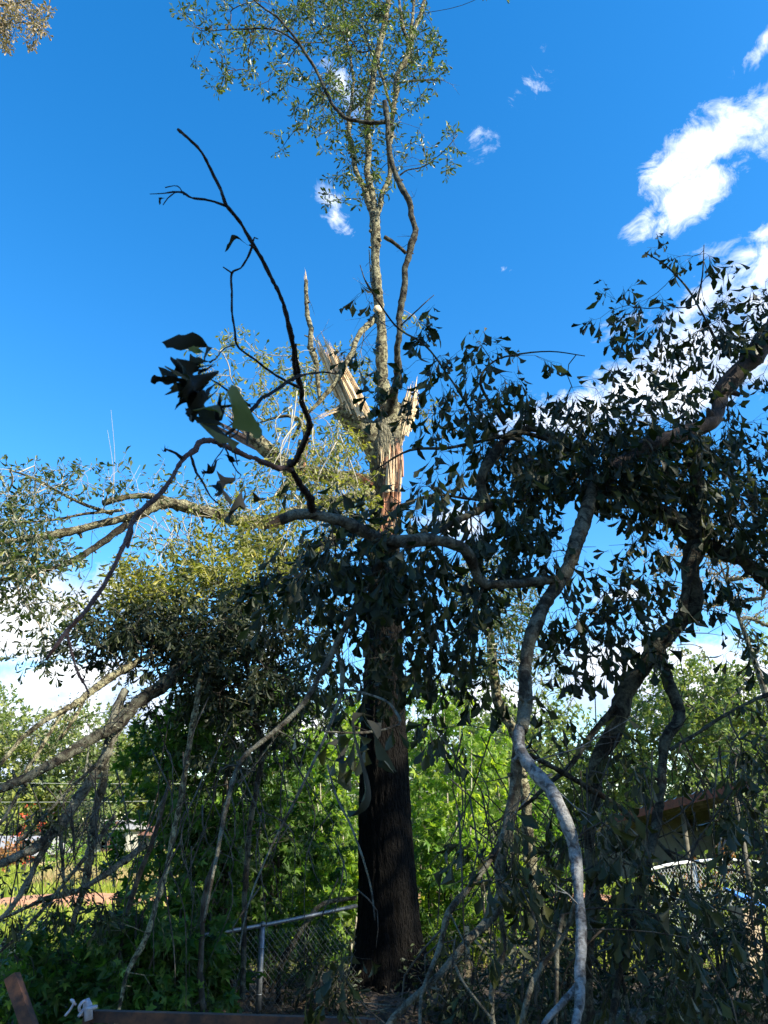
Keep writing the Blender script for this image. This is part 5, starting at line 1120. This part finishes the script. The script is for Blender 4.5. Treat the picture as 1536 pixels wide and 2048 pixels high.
# orange-leaved vine clump behind the white fence, red shrub at the far left
full_tree(P(1385, 1700, 17.5)[0], 17.5, 1.7, 1.3, 'orange-leaved shrub behind the white-railed fence', LM_orange, 401, 110, 18, .09, .03, .05, None, BK_twig, 'shrub', cat='shrub', L=.2)
full_tree(P(1475, 1700, 15.5)[0], 15.5, 2.8, 1.4, 'green and rusty shrub right of the bent white pipe', LM_far, 402, 130, 18, .12, .04, .05, None, BK_twig, 'shrub', cat='shrub', L=.25)
full_tree(P(1560, 1600, 14)[0], 14, 3.4, 1.6, 'dark bush closing the right end of the shed', LM_oak, 403, 150, 18, .12, .05, .05, None, BK_twig, 'shrub', cat='shrub', L=.25)
full_tree(bx(56, 32), 32, 2.6, .5, 'vivid red shrub at the far left of the field', LM_red, 404, 26, 12, .12, .04, .1, None, BK_twig, 'shrub', cat='shrub', L=.25)
full_tree(bx(22, 30), 30, 1.2, .5, 'orange shrub left of and below the red one', LM_orange, 405, 70, 15, .13, .04, .1, None, BK_twig, 'shrub', cat='shrub', L=.25)
full_tree(bx(118, 36), 36, .95, 1.6, 'low bright green bush in the field left of the limbs', LM_gum, 406, 70, 15, .14, .04, .05, None, BK_twig, 'shrub', cat='shrub', L=.25)
full_tree(bx(95, 40), 44, 2.6, 1.9, 'dark bush behind the red shrub', LM_oak, 407, 90, 18, .2, .05, .05, None, BK_twig, 'shrub', cat='shrub', L=.3)

# logs on the ground at right
def log(p0, p1, r, lab, mt=BK_dark):
    a = Acc(); pts = [p0, p0 * .66 + p1 * .34 + np.array([0, .05, .02]), p0 * .33 + p1 * .67 + np.array([0, -.05, 0]), p1]
    pp, rr = spline(pts, [r, r * .96, r * .9, r * .84], .06); tube(a, pp, rr, 28, True, .01, .035)
    tag(a.build('log', mt), lab, 'log')
q0 = P(1185, 1990, 7.6); q1 = P(1560, 1965, 8.4); r = .15
log(np.array([q0[0], q0[1], .17]), np.array([q1[0] + .6, q1[1], .22]), r, 'thick lichen-grey log lying along the ground at the lower right', BK_grey)
q0 = P(1040, 1850, 9.4); q1 = P(1130, 1960, 8)
log(np.array([P(1050, 1900, 9.8)[0], 9.8, .12]), np.array([P(1160, 1960, 8.2)[0], 8.2, .12]), .09, 'thinner log pointing away beside the lattice panel', BK_lich)

# power lines
for (yp, yq, lab) in ((1559, 1556, 'upper power line crossing the far trees at left'), (1602, 1590, 'lower power line crossing the far trees at left')):
    a = Acc(); p0 = P(-300, yp, 45); p1 = P(330, yq, 45); d = p1 - p0; pts = [p0 + d * u + np.array([0, 0, -.3 * math.sin(u / 2 * math.pi)]) for u in np.linspace(-.6, 2, 40)]
    tube(a, np.array(pts), np.full(40, .014), 5, True); tag(a.build('power_line', M_line), lab, 'cable')

# far houses
def house(px, Y, w, h, d, roofh, wallm, roofm, lab):
    x = bx(px, Y); o = thing('house', lab, 'house', (x, Y, 0))
    a = Acc(); a.box((x, Y, h / 2), (w, d, h)); a.build('wall', wallm, o, smooth=False)
    a = Acc(); e = .4
    v = [(x - w / 2 - e, Y - d / 2 - e, h), (x + w / 2 + e, Y - d / 2 - e, h), (x + w / 2 + e, Y + d / 2 + e, h), (x - w / 2 - e, Y + d / 2 + e, h), (x - w / 2 - e, Y, h + roofh), (x + w / 2 + e, Y, h + roofh)]
    a.add(v, [np.array([[0, 1, 5, 4], [2, 3, 4, 5], [0, 3, 2, 1]]), np.array([[0, 4, 3], [1, 2, 5]])]); a.build('roof', roofm, o, smooth=False)
    for s in (-.25, .22):
        a = Acc(); a.box((x + w * s, Y - d / 2 - .03, h * .55), (.9, .05, 1.0)); wn = a.build('window', M_glass, o, smooth=False)
    a = Acc(); a.box((x, Y - d / 2 - .03, 1.0), (.95, .05, 2.0)); a.build('door', M_roofr, o, smooth=False)
house(232, 57, 2.4, 1.5, 3, .6, M_housew, M_roofg, 'small white house far beyond the field')
house(275, 60, 4, 1.1, 4, .8, M_tan, M_roofr, 'low house with brown roof just right of the small white one')
house(12, 40, 4, .5, 4, .8, M_tan, M_roofg, 'low building with pale grey roof at the far left edge')
